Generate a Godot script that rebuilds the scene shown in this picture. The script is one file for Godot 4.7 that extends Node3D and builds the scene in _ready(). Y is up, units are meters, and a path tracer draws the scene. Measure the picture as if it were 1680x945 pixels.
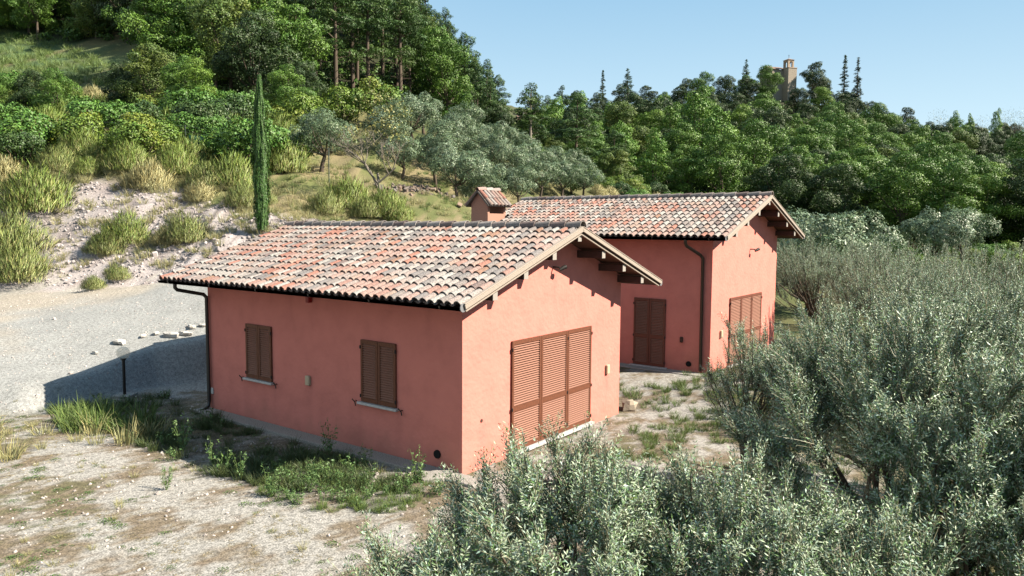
extends Node3D

# ------------------------------------------------------------------ helpers
var used := {}
var rng := RandomNumberGenerator.new()
var noise := FastNoiseLite.new()
var noise_b := FastNoiseLite.new()
var M := {}

class MB:
	var v := PackedVector3Array()
	var n := PackedVector3Array()
	var c := PackedColorArray()
	var i := PackedInt32Array()
	var col := Color(1, 1, 1)
	var use_col := false

	func quad(a: Vector3, b: Vector3, d: Vector3, e: Vector3) -> void:   # counter-clockwise seen from outside
		var k := v.size()
		var nn := (d - a).cross(e - b).normalized()
		v.append(a); v.append(b); v.append(d); v.append(e)
		for q in 4:
			n.append(nn); c.append(col)
		i.append(k); i.append(k + 2); i.append(k + 1); i.append(k); i.append(k + 3); i.append(k + 2)

	func tri(a: Vector3, b: Vector3, d: Vector3) -> void:
		var k := v.size()
		var nn := (b - a).cross(d - a).normalized()
		v.append(a); v.append(b); v.append(d)
		for q in 3:
			n.append(nn); c.append(col)
		i.append(k); i.append(k + 2); i.append(k + 1)

	func smooth_quad(p: Array, m: Array) -> void:
		var k := v.size()
		for q in 4:
			v.append(p[q]); n.append(m[q]); c.append(col)
		i.append(k); i.append(k + 2); i.append(k + 1); i.append(k); i.append(k + 3); i.append(k + 2)

	func box(at: Vector3, size: Vector3, t := Basis(), bevel := 0.0) -> void:
		var h := size * 0.5
		if bevel <= 0.0:
			for ax in 3:
				for s in [-1.0, 1.0]:
					var nn := Vector3(); nn[ax] = s
					var u := Vector3(); u[(ax + 1) % 3] = 1.0
					var w := Vector3(); w[(ax + 2) % 3] = 1.0
					if s < 0: u = -u
					quad(at + t * ((nn - u - w) * h), at + t * ((nn + u - w) * h), at + t * ((nn + u + w) * h), at + t * ((nn - u + w) * h))
			return
		var g := h - Vector3(bevel, bevel, bevel)
		for ax in 3:
			for s in [-1.0, 1.0]:
				var nn := Vector3(); nn[ax] = s
				var u := Vector3(); u[(ax + 1) % 3] = 1.0
				var w := Vector3(); w[(ax + 2) % 3] = 1.0
				if s < 0: u = -u
				quad(at + t * (nn * h + (-u - w) * g), at + t * (nn * h + (u - w) * g), at + t * (nn * h + (u + w) * g), at + t * (nn * h + (-u + w) * g))
		for ax in 3:
			var d := Vector3(); d[ax] = 1.0
			for s1 in [-1.0, 1.0]:
				for s2 in [-1.0, 1.0]:
					var u := Vector3(); u[(ax + 1) % 3] = s1
					var w := Vector3(); w[(ax + 2) % 3] = s2
					var p := [at + t * (u * h + w * g - d * g), at + t * (w * h + u * g - d * g), at + t * (w * h + u * g + d * g), at + t * (u * h + w * g + d * g)]
					if s1 * s2 > 0: quad(p[3], p[2], p[1], p[0])
					else: quad(p[0], p[1], p[2], p[3])
		for s1 in [-1.0, 1.0]:
			for s2 in [-1.0, 1.0]:
				for s3 in [-1.0, 1.0]:
					var s := Vector3(s1, s2, s3)
					var a := at + t * (Vector3(h.x, g.y, g.z) * s)
					var b := at + t * (Vector3(g.x, h.y, g.z) * s)
					var e := at + t * (Vector3(g.x, g.y, h.z) * s)
					if s1 * s2 * s3 > 0: tri(a, b, e)
					else: tri(a, e, b)

	func tube(pts: Array, radii: Array, sides := 8, cap := true) -> void:
		var rings := []
		var last := Vector3(0.31, 0.12, 0.94)
		for k in pts.size():
			var d: Vector3
			if k == 0: d = pts[1] - pts[0]
			elif k == pts.size() - 1: d = pts[k] - pts[k - 1]
			else: d = (pts[k + 1] - pts[k]).normalized() + (pts[k] - pts[k - 1]).normalized()
			d = d.normalized()
			var u := (last - d * last.dot(d))
			if u.length() < 0.05: u = Vector3(1, 0, 0) - d * d.x
			u = u.normalized()
			last = u
			var w := d.cross(u)
			var ring := []
			for s in sides:
				var a := TAU * s / sides
				ring.append(u * cos(a) + w * sin(a))
			rings.append(ring)
		for k in pts.size() - 1:
			var r0: float = radii[k]
			var r1: float = radii[k + 1]
			var p0: Vector3 = pts[k]
			var p1: Vector3 = pts[k + 1]
			for s in sides:
				var e := (s + 1) % sides
				var a: Vector3 = rings[k][s]
				var b: Vector3 = rings[k][e]
				var d2: Vector3 = rings[k + 1][e]
				var f: Vector3 = rings[k + 1][s]
				smooth_quad([p0 + a * r0, p0 + b * r0, p1 + d2 * r1, p1 + f * r1], [a, b, d2, f])
		if cap:
			for k in [0, pts.size() - 1]:
				var r: float = radii[k]
				for s in range(1, sides - 1):
					var p: Vector3 = pts[k]
					if k == 0: tri(p + rings[k][0] * r, p + rings[k][s + 1] * r, p + rings[k][s] * r)
					else: tri(p + rings[k][0] * r, p + rings[k][s] * r, p + rings[k][s + 1] * r)

	func leaf(p: Vector3, nn: Vector3, along: Vector3, length: float, width: float, shade: Vector3) -> void:
		var t := along - nn * along.dot(nn)
		t = t.normalized() if t.length() > 0.01 else Vector3(nn.y, -nn.x, 0.1).normalized()
		var w := nn.cross(t)
		var k := v.size()
		v.append(p - t * length * 0.5); v.append(p + w * width * 0.5 + t * length * 0.06)
		v.append(p + t * length * 0.5); v.append(p - w * width * 0.5 + t * length * 0.06)
		for q in 4:
			n.append(shade); c.append(col)
		# w = nn x t : base, -w, tip, +w runs counter-clockwise about nn
		i.append(k); i.append(k + 2); i.append(k + 3); i.append(k); i.append(k + 1); i.append(k + 2)

	func mesh() -> ArrayMesh:
		var a := []
		a.resize(Mesh.ARRAY_MAX)
		a[Mesh.ARRAY_VERTEX] = v
		a[Mesh.ARRAY_NORMAL] = n
		if use_col: a[Mesh.ARRAY_COLOR] = c
		a[Mesh.ARRAY_INDEX] = i
		var m := ArrayMesh.new()
		m.add_surface_from_arrays(Mesh.PRIMITIVE_TRIANGLES, a)
		return m

func numbered(called: String) -> String:
	if not used.has(called):
		used[called] = 0
		return called
	used[called] += 1
	return "%s_%03d" % [called, used[called]]

func tag(o: Node, label := "", category := "", group := "", kind := "") -> Node:
	if label: o.set_meta("label", label)
	if category: o.set_meta("category", category)
	if group: o.set_meta("group", group)
	if kind: o.set_meta("kind", kind)
	return o

func thing(called: String, label: String, category: String, at := Vector3.ZERO, turn := 0.0, group := "") -> Node3D:
	var o := Node3D.new()
	o.name = numbered(called)
	add_child(o)
	o.position = at
	o.rotation.y = turn
	tag(o, label, category, group)
	return o

func put(called: String, m: Mesh, mat: Material, parent: Node = self, at := Transform3D()) -> MeshInstance3D:
	var o := MeshInstance3D.new()
	o.name = numbered(called) if parent == self else called
	o.mesh = m
	o.material_override = mat
	o.transform = at
	o.cast_shadow = GeometryInstance3D.SHADOW_CASTING_SETTING_ON
	parent.add_child(o, true)
	return o

func copy_of(o: Node3D, label := "", group := "") -> Node3D:
	var d: Node3D = o.duplicate()
	d.name = numbered(String(o.name).rstrip("0123456789").rstrip("_"))
	add_child(d)
	if label: d.set_meta("label", label)
	if group: d.set_meta("group", group)
	return d

func many(called: String, m: Mesh, mat: Material, places: Array, parent: Node = self, tints: Array = []) -> MultiMeshInstance3D:
	var mm := MultiMesh.new()
	mm.transform_format = MultiMesh.TRANSFORM_3D
	mm.use_colors = not tints.is_empty()
	mm.mesh = m
	mm.instance_count = places.size()
	for k in places.size():
		mm.set_instance_transform(k, places[k])
		if mm.use_colors: mm.set_instance_color(k, tints[k])
	var o := MultiMeshInstance3D.new()
	o.name = numbered(called) if parent == self else called
	o.multimesh = mm
	o.material_override = mat
	parent.add_child(o, true)
	o.set_meta("kind", "stuff")
	return o

func ramp(stops: Array) -> Gradient:
	var g := Gradient.new()
	var off := PackedFloat32Array()
	var cols := PackedColorArray()
	for s in stops:
		off.append(s[0])
		var k: Color = s[1]
		cols.append(k)
	g.offsets = off
	g.colors = cols
	return g

func noise_tex(type: int, freq: float, octaves: int, stops: Array, seed_no: int, size := 512, normal := 0.0) -> NoiseTexture2D:
	var f := FastNoiseLite.new()
	f.noise_type = type
	f.frequency = freq
	f.fractal_octaves = octaves
	f.seed = seed_no
	if type == FastNoiseLite.TYPE_CELLULAR:
		f.cellular_return_type = FastNoiseLite.RETURN_CELL_VALUE
	var t := NoiseTexture2D.new()
	t.width = size
	t.height = size
	t.seamless = true
	t.noise = f
	if normal > 0.0:
		t.as_normal_map = true
		t.bump_strength = normal
	else:
		t.color_ramp = ramp(stops)
	return t

func gray(x: float) -> Color:
	return Color(x, x, x).linear_to_srgb()

func mat(c: Color, rough := 0.85, tex: Texture2D = null, scale := Vector3.ONE, nrm: Texture2D = null, depth := 1.0) -> StandardMaterial3D:
	var m := StandardMaterial3D.new()
	m.albedo_color = (c * 0.66).linear_to_srgb()
	m.roughness = rough
	m.metallic_specular = 0.35
	if tex or nrm:
		m.uv1_triplanar = true
		m.uv1_scale = scale
	if tex: m.albedo_texture = tex
	if nrm:
		m.normal_enabled = true
		m.normal_texture = nrm
		m.normal_scale = depth
	return m

func second(m: StandardMaterial3D, tex: Texture2D, scale: float) -> StandardMaterial3D:
	m.detail_enabled = true
	m.detail_blend_mode = BaseMaterial3D.BLEND_MODE_MUL
	m.detail_albedo = tex
	m.detail_uv_layer = BaseMaterial3D.DETAIL_UV_2
	m.uv2_triplanar = true
	m.uv2_scale = Vector3.ONE * scale
	return m

func leafy(c: Color, back := 0.35, rough := 0.55) -> StandardMaterial3D:
	var m := StandardMaterial3D.new()
	m.vertex_color_use_as_albedo = true
	m.albedo_color = (c * 1.14).linear_to_srgb()
	m.roughness = rough
	m.metallic_specular = 0.4
	m.backlight_enabled = true
	m.backlight = Color(back, back, back * 0.9)
	m.cull_mode = BaseMaterial3D.CULL_DISABLED
	return m

# ------------------------------------------------------------------ terrain
var tps_p := []
var tps_w := PackedFloat64Array()
var yard_edge := [Vector2(-60, -12), Vector2(-30, -15), Vector2(-16, -18.0), Vector2(-12.5, -18.8), Vector2(-11.55, -20.4), Vector2(-10.7, -22.4), Vector2(-8.6, -23.7), Vector2(-5, -25.6), Vector2(-2.5, -29), Vector2(3, -33), Vector2(10, -37), Vector2(20, -40), Vector2(60, -44)]

func solve_terrain(points: Array) -> void:
	tps_p = points
	var n := points.size()
	var m := n + 3
	var a := []
	for r in m:
		var row := PackedFloat64Array()
		row.resize(m + 1)
		a.append(row)
	for r in n:
		for s in n:
			var d2: float = (points[r].x - points[s].x) ** 2 + (points[r].z - points[s].z) ** 2
			a[r][s] = 0.5 * d2 * log(d2 + 1e-9) if r != s else 6.0
		a[r][n] = 1.0; a[r][n + 1] = points[r].x; a[r][n + 2] = points[r].z
		a[n][r] = 1.0; a[n + 1][r] = points[r].x; a[n + 2][r] = points[r].z
		a[r][m] = points[r].y
	for k in m:
		var best := k
		for r in range(k + 1, m):
			if absf(a[r][k]) > absf(a[best][k]): best = r
		var sw: PackedFloat64Array = a[k]; a[k] = a[best]; a[best] = sw
		var pk: PackedFloat64Array = a[k]
		for r in range(k + 1, m):
			var row: PackedFloat64Array = a[r]
			var f := row[k] / pk[k]
			if f != 0.0:
				for s in range(k, m + 1):
					row[s] -= f * pk[s]
				a[r] = row
	tps_w.resize(m)
	for k in range(m - 1, -1, -1):
		var t: float = a[k][m]
		for s in range(k + 1, m):
			t -= a[k][s] * tps_w[s]
		tps_w[k] = t / a[k][k]

func upper_ground(x: float, z: float) -> float:
	var n := tps_p.size()
	var y := tps_w[n] + tps_w[n + 1] * x + tps_w[n + 2] * z
	for k in n:
		var p: Vector3 = tps_p[k]
		var d2 := (p.x - x) * (p.x - x) + (p.z - z) * (p.z - z) + 1e-9
		y += tps_w[k] * 0.5 * d2 * log(d2)
	return y

func edge_side(x: float, z: float) -> float:     # metres beyond the yard's edge, negative in the yard
	var q := Vector2(x, z)
	var best := 1e9
	var side := 1.0
	for k in yard_edge.size() - 1:
		var a: Vector2 = yard_edge[k]
		var b: Vector2 = yard_edge[k + 1]
		var t := clampf((q - a).dot(b - a) / (b - a).length_squared(), 0, 1)
		var d := q.distance_to(a + (b - a) * t)
		if d < best:
			best = d
			side = -1.0 if (b - a).cross(q - a) > 0 else 1.0
	return best * side

func ground(x: float, z: float) -> float:
	var side := edge_side(x, z)
	var wide := clampf(1.0 + (-13.0 - x) * 0.6, 0.45, 5.0)
	if x > -6.0: wide = clampf(0.45 + (x + 6.0) * 0.3, 0.45, 4.0)
	var m := smoothstep(-wide * 0.5, wide, side)
	var yard := 0.03 * noise.get_noise_2d(x * 1.3, z * 1.3)
	if x > 1.0:
		var a2 := (x - 6.063) * 0.596 - (z + 22.71) * 0.803
		var b2 := -(x - 6.063) * 0.803 - (z + 22.71) * 0.596
		yard += 0.37 * smoothstep(-4.5, -0.4, a2) * smoothstep(-5.0, -0.8, b2)
		if x > 3.0: yard -= 0.05 * (x - 3.0) * smoothstep(-22.0, -14.0, z)
	if m <= 0.0: return yard
	var up := upper_ground(x, z)
	var rough := 0.0
	if z < -30.5 and z > -45.0 and x < -8.0:
		rough = 0.35 * noise.get_noise_2d(x * 3.0, z * 3.0) + 0.1 * noise.get_noise_2d(x * 12.0, z * 12.0)
	elif z < -45.0:
		rough = 0.5 * noise.get_noise_2d(x * 2.0, z * 2.0)
	else:
		rough = 0.05 * noise.get_noise_2d(x * 4.0, z * 4.0)
	return lerpf(yard, maxf(up, yard + 0.05) + rough, m)

func inside(poly: Array, x: float, z: float) -> bool:
	var hit := false
	var j := poly.size() - 1
	for k in poly.size():
		var a: Vector2 = poly[k]
		var b: Vector2 = poly[j]
		if (a.y > z) != (b.y > z) and x < (b.x - a.x) * (z - a.y) / (b.y - a.y) + a.x: hit = not hit
		j = k
	return hit

func poly(a: Array) -> Array:
	var r := []
	for k in range(0, a.size(), 2): r.append(Vector2(a[k], a[k + 1]))
	return r

var scree: Array = poly([-34, -33, -21.5, -31.5, -16, -31, -12.8, -30.5, -8.5, -32, -8.5, -35.5, -12.5, -36.5, -15.3, -38, -18.2, -39.5, -22, -39.5, -27, -39, -34, -38.5])
var meadow: Array = poly([-95, -122, -64, -108, -46, -88, -36, -76, -47, -79, -60, -84, -95, -90])
var bank: Array = poly([-13, -35, -2, -36, 3, -42, 2, -55, -4, -62, -16, -56, -17, -46])
var left_wood: Array = poly([-33, -76, -29, -71, -22.5, -68, -18.5, -74, -14, -87, -6, -89, 1, -97, 4, -120, 5.5, -160, -19, -165, -48, -168, -88, -165, -112, -160, -92, -113, -67, -107.5, -50, -103, -37, -90])
var right_wood: Array = poly([2, -96, 8, -92, 19, -94, 28, -88, 31, -82, 43, -80, 53, -79, 66, -80, 150, -190, 106, -204, 75, -205, 26, -202, 7, -188, 3, -130])

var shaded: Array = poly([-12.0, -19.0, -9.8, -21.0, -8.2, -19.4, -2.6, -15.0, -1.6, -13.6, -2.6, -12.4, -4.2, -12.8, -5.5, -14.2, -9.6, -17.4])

func ground_colour(x: float, z: float, y: float) -> Color:
	var w := noise.get_noise_2d(x * 2.2 + 50, z * 2.2)
	var w2 := noise_b.get_noise_2d(x * 5.0, z * 5.0)
	var w3 := noise_b.get_noise_2d(x * 14.0 + 90, z * 14.0)
	var w4 := noise_b.get_noise_2d(x * 38.0 + 10, z * 38.0)
	var qx := x + w * 1.6 + w3 * 0.5
	var qz := z + w2 * 1.6
	var white := Color(0.43, 0.415, 0.385)
	var dirt := Color(0.235, 0.185, 0.13)
	var gravel := Color(0.39, 0.395, 0.385)
	if z > -30.9 and x < 25:
		var side := edge_side(x, z)
		var yard := white.lerp(dirt, smoothstep(-0.39, 0.41, 0.9 * w2 + 0.45 * w3 + 0.5 * w4 + 0.55 * w))
		yard = yard.lerp(Color(0.12, 0.13, 0.055), smoothstep(0.15, 0.5, w * 0.7 + w3 * 0.6 + w4 * 0.3 - 0.08) * 0.6)
		if inside(shaded, qx * 0.5 + x * 0.5, qz * 0.5 + z * 0.5): yard = yard.lerp(Color(0.085, 0.08, 0.05), 0.55 + 0.4 * w3)  # dark weedy soil, its tone also painting in the house's cast shadow
		if x > 5.0: yard = yard.lerp(Color(0.19, 0.17, 0.085), smoothstep(5.0, 8.0, x + w * 3.0))
		var up := gravel.lerp(Color(0.52, 0.45, 0.36), smoothstep(-16.0, -22.0, x + w * 5.0 + (z + 22) * 0.3) * 0.75)
		up = up * (1.0 + 0.1 * w2)
		if x > -6.0: up = Color(0.25, 0.22, 0.12)
		return yard.lerp(up, smoothstep(-0.6, 0.1, side + w2 * 0.5))
	if inside(scree, qx, qz):
		return Color(0.52, 0.47, 0.46).lerp(Color(0.35, 0.30, 0.29), smoothstep(-0.1, 0.5, w2 + w3))
	if z > -33 and x < -8 and x > -36: return Color(0.47, 0.44, 0.40)
	if inside(meadow, qx, qz): return Color(0.10, 0.17, 0.06).lerp(Color(0.24, 0.21, 0.10), smoothstep(0.1, 0.5, w + 0.3 * w2 + (0.5 if z > -82 or x > -42 else 0.0)))
	if inside(bank, qx, qz): return Color(0.30, 0.25, 0.135).lerp(Color(0.16, 0.18, 0.06), smoothstep(-0.1, 0.35, w2 + w))
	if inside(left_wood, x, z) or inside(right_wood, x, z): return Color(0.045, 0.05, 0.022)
	if z < -150: return Color(0.10, 0.11, 0.05)
	return Color(0.17, 0.16, 0.065).lerp(Color(0.10, 0.13, 0.04), smoothstep(-0.2, 0.3, w))

func axis(lo: float, hi: float, fine_lo: float, fine_hi: float, step: float) -> PackedFloat32Array:
	var right := PackedFloat32Array()
	var p := fine_lo
	while p < fine_hi:
		right.append(p)
		p += step
	var s := step
	while p < hi:
		right.append(p)
		s = minf(s * 1.085, 8.0)
		p += s
	right.append(hi)
	var left := PackedFloat32Array()
	p = fine_lo
	s = step
	while true:
		s = minf(s * 1.085, 8.0)
		p -= s
		if p <= lo: break
		left.append(p)
	left.append(lo)
	left.reverse()
	left.append_array(right)
	return left

func build_ground() -> void:
	var xs := axis(-420, 420, -14.5, 6.0, 0.125)
	var zs := axis(-520, 60, -25.0, -7.5, 0.125)
	var nx := xs.size()
	var nz := zs.size()
	var v := PackedVector3Array()
	var c := PackedColorArray()
	var idx := PackedInt32Array()
	for b in nz:
		for a in nx:
			var x := xs[a]
			var z := zs[b]
			var y := ground(x, z)
			v.append(Vector3(x, y, z))
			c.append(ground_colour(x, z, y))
	var nn := PackedVector3Array()
	nn.resize(v.size())
	for b in nz:
		for a in nx:
			var l := v[b * nx + maxi(a - 1, 0)]
			var r := v[b * nx + mini(a + 1, nx - 1)]
			var u := v[maxi(b - 1, 0) * nx + a]
			var d := v[mini(b + 1, nz - 1) * nx + a]
			nn[b * nx + a] = (d - u).cross(r - l).normalized()
	for b in nz - 1:
		for a in nx - 1:
			var k := b * nx + a
			idx.append(k); idx.append(k + 1); idx.append(k + nx)
			idx.append(k + 1); idx.append(k + nx + 1); idx.append(k + nx)
	var arr := []
	arr.resize(Mesh.ARRAY_MAX)
	arr[Mesh.ARRAY_VERTEX] = v
	arr[Mesh.ARRAY_NORMAL] = nn
	arr[Mesh.ARRAY_COLOR] = c
	arr[Mesh.ARRAY_INDEX] = idx
	var m := ArrayMesh.new()
	m.add_surface_from_arrays(Mesh.PRIMITIVE_TRIANGLES, arr)
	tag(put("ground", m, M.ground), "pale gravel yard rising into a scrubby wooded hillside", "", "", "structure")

# ------------------------------------------------------------------ materials
func make_materials() -> void:
	var grit := noise_tex(FastNoiseLite.TYPE_SIMPLEX, 0.035, 6, [[0.0, gray(0.4)], [0.36, gray(0.62)], [0.5, gray(0.86)], [0.64, gray(1.03)], [1.0, gray(1.15)]], 3, 1024)
	var blotch := noise_tex(FastNoiseLite.TYPE_SIMPLEX, 0.02, 5, [[0.0, gray(0.62)], [0.45, gray(0.85)], [1.0, gray(1.0)]], 11)
	var grit_n := noise_tex(FastNoiseLite.TYPE_SIMPLEX, 0.08, 4, [], 5, 512, 6.0)
	var plaster_n := noise_tex(FastNoiseLite.TYPE_SIMPLEX, 0.05, 5, [], 8, 512, 2.0)
	var grain := noise_tex(FastNoiseLite.TYPE_SIMPLEX, 0.03, 4, [[0.0, gray(0.55)], [0.5, gray(0.85)], [1.0, gray(1.0)]], 21)
	var lichen := noise_tex(FastNoiseLite.TYPE_SIMPLEX, 0.045, 5, [[0.0, gray(0.25)], [0.36, gray(0.5)], [0.5, gray(0.85)], [0.7, gray(1.0)], [1.0, gray(1.15)]], 31)
	M.grain = grain
	M.ground = mat(Color(1, 1, 1), 0.95, grit, Vector3.ONE * 0.55, grit_n, 0.25)
	M.ground.vertex_color_use_as_albedo = true
	second(M.ground, noise_tex(FastNoiseLite.TYPE_SIMPLEX, 0.03, 6, [[0.0, gray(0.55)], [0.38, gray(0.76)], [0.52, gray(0.94)], [0.7, gray(1.06)], [1.0, gray(1.12)]], 61, 1024), 0.21)
	M.plaster = mat(Color(0.74, 0.258, 0.212), 0.9, noise_tex(FastNoiseLite.TYPE_SIMPLEX, 0.012, 5, [[0.0, gray(0.87)], [0.5, gray(0.95)], [1.0, gray(1.0)]], 44), Vector3.ONE * 0.22, plaster_n, 0.35)
	M.plaster.metallic_specular = 0.2
	M.plaster.vertex_color_use_as_albedo = true
	M.wood_dark = mat(Color(0.085, 0.045, 0.035), 0.8, grain, Vector3(2, 2, 0.3))
	M.wood_grey = mat(Color(0.42, 0.38, 0.34), 0.85, grain, Vector3(4, 4, 4))
	M.barge = mat(Color(0.44, 0.37, 0.31), 0.85, grain, Vector3(0.8, 5, 5))
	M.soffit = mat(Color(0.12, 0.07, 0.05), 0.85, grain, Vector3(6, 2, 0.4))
	M.gutter = mat(Color(0.018, 0.015, 0.014), 0.35)
	M.gutter.metallic_specular = 0.5
	M.gutter_end = mat(Color(0.2, 0.2, 0.21), 0.5)
	M.copper = mat(Color(0.10, 0.075, 0.06), 0.32)
	M.copper.metallic = 0.6
	M.shutter = mat(Color(0.19, 0.068, 0.036), 0.6, grain, Vector3(1.5, 0.6, 1.5))
	M.shutter_far = mat(Color(0.20, 0.07, 0.045), 0.6, grain, Vector3(1.5, 0.6, 1.5))
	M.slat = mat(Color(0.32, 0.16, 0.115), 0.5)  # shutter paint lightened and pinked, sunlight on the slats put into the colour
	M.iron = mat(Color(0.02, 0.017, 0.016), 0.5)
	M.black = mat(Color(0.008, 0.008, 0.008), 0.9)
	M.marble = mat(Color(0.62, 0.61, 0.60), 0.55, blotch, Vector3.ONE * 0.7)
	M.concrete = mat(Color(0.40, 0.375, 0.345), 0.9, grit, Vector3.ONE * 0.9, grit_n, 0.4)
	M.beige = mat(Color(0.55, 0.44, 0.31), 0.5)
	M.red = mat(Color(0.30, 0.02, 0.02), 0.4)
	M.white = mat(Color(0.7, 0.68, 0.64), 0.5)
	M.brick = mat(Color(0.50, 0.27, 0.20), 0.9, grain, Vector3.ONE * 2.0)
	M.mortar = mat(Color(0.16, 0.14, 0.125), 0.95, grit, Vector3.ONE * 1.5)
	M.channel = mat(Color(0.30, 0.20, 0.155), 0.9, lichen, Vector3.ONE * 1.1)
	M.channel.uv1_world_triplanar = true
	var tile_cols := [Color(0.37, 0.225, 0.19), Color(0.40, 0.275, 0.24), Color(0.37, 0.305, 0.28), Color(0.40, 0.36, 0.335), Color(0.28, 0.245, 0.23), Color(0.25, 0.23, 0.225), Color(0.40, 0.195, 0.15), Color(0.215, 0.165, 0.155), Color(0.38, 0.28, 0.235), Color(0.33, 0.20, 0.145), Color(0.42, 0.40, 0.375)]
	M.tile_cols = tile_cols
	M.tiles = []
	for c in tile_cols:
		c = c * 1.08
		var t := mat(c, 0.9, lichen, Vector3.ONE * 1.1)
		t.uv1_world_triplanar = true
		M.tiles.append(t)
	M.tile_rest = mat(Color(1, 1, 1), 0.9, lichen, Vector3.ONE * 1.1)
	M.tile_rest.uv1_world_triplanar = true
	M.tile_rest.vertex_color_use_as_albedo = true
	M.stone = mat(Color(0.62, 0.59, 0.55), 0.9, grit, Vector3.ONE * 2.0, grit_n, 0.6)
	M.stone_warm = mat(Color(0.47, 0.40, 0.31), 0.9, grit, Vector3.ONE * 2.0, grit_n, 0.6)
	M.scree = mat(Color(0.43, 0.39, 0.385), 0.9)
	M.scree.vertex_color_use_as_albedo = true
	M.tower = mat(Color(0.42, 0.36, 0.29), 0.9, grit, Vector3.ONE * 0.5)
	M.tower_light = mat(Color(0.52, 0.40, 0.30), 0.9, grit, Vector3.ONE * 0.5)
	M.bark = mat(Color(0.13, 0.10, 0.075), 0.95, grain, Vector3(6, 1.2, 6))
	M.bark_pale = mat(Color(0.27, 0.235, 0.195), 0.95, grain, Vector3(6, 1.2, 6))
	M.bark_dark = mat(Color(0.055, 0.042, 0.034), 0.95, grain, Vector3(6, 1.2, 6))
	M.glass = mat(Color(0.75, 0.75, 0.70), 0.2)
	M.glass.transparency = BaseMaterial3D.TRANSPARENCY_ALPHA
	M.glass.albedo_color = Color(0.72, 0.70, 0.62, 0.3)
	M.wire = mat(Color(0.07, 0.09, 0.075), 0.6)
	M.net = mat(Color(0.02, 0.12, 0.085), 0.85)

# ------------------------------------------------------------------ houses
func at(a: float, b: float, y: float) -> Vector3:      # a house's own axes: along the gable, along the long wall, up
	return Vector3(a, y, -b)

func tile_mesh(length: float, r_top: float, r_low: float, segs := 7, thick := 0.014) -> MB:
	var m := MB.new()
	var h := length * 0.5
	for s in segs:
		var a0 := PI * s / segs
		var a1 := PI * (s + 1) / segs
		var d0 := Vector3(cos(a0), sin(a0), 0)
		var d1 := Vector3(cos(a1), sin(a1), 0)
		var up := Vector3(0, 0, -h)
		var lo := Vector3(0, 0, h)
		m.smooth_quad([d0 * r_low + lo, d0 * r_top + up, d1 * r_top + up, d1 * r_low + lo], [d0, d0, d1, d1])
		m.smooth_quad([d1 * (r_low - thick) + lo, d1 * (r_top - thick) + up, d0 * (r_top - thick) + up, d0 * (r_low - thick) + lo], [-d1, -d1, -d0, -d0])
		m.quad(d0 * (r_low - thick) + lo, d0 * r_low + lo, d1 * r_low + lo, d1 * (r_low - thick) + lo)
	return m

func append(to: MB, from: MB, t: Transform3D, c: Color) -> void:
	var k := to.v.size()
	for q in from.v.size():
		to.v.append(t * from.v[q])
		to.n.append((t.basis * from.n[q]).normalized())
		to.c.append(c)
	for q in from.i:
		to.i.append(k + q)

func pick_tile(lean := 0.0) -> int:
	if rng.randf() < absf(lean) * 1.5: return ([2, 3, 4, 5, 10, 3] if lean > 0 else [0, 1, 8, 2, 1, 6])[rng.randi() % 6]
	var r := rng.randf()
	var w := [0.09, 0.12, 0.15, 0.13, 0.13, 0.11, 0.035, 0.07, 0.09, 0.025, 0.05]
	for k in w.size():
		r -= w[k]
		if r < 0: return k
	return 2

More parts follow.
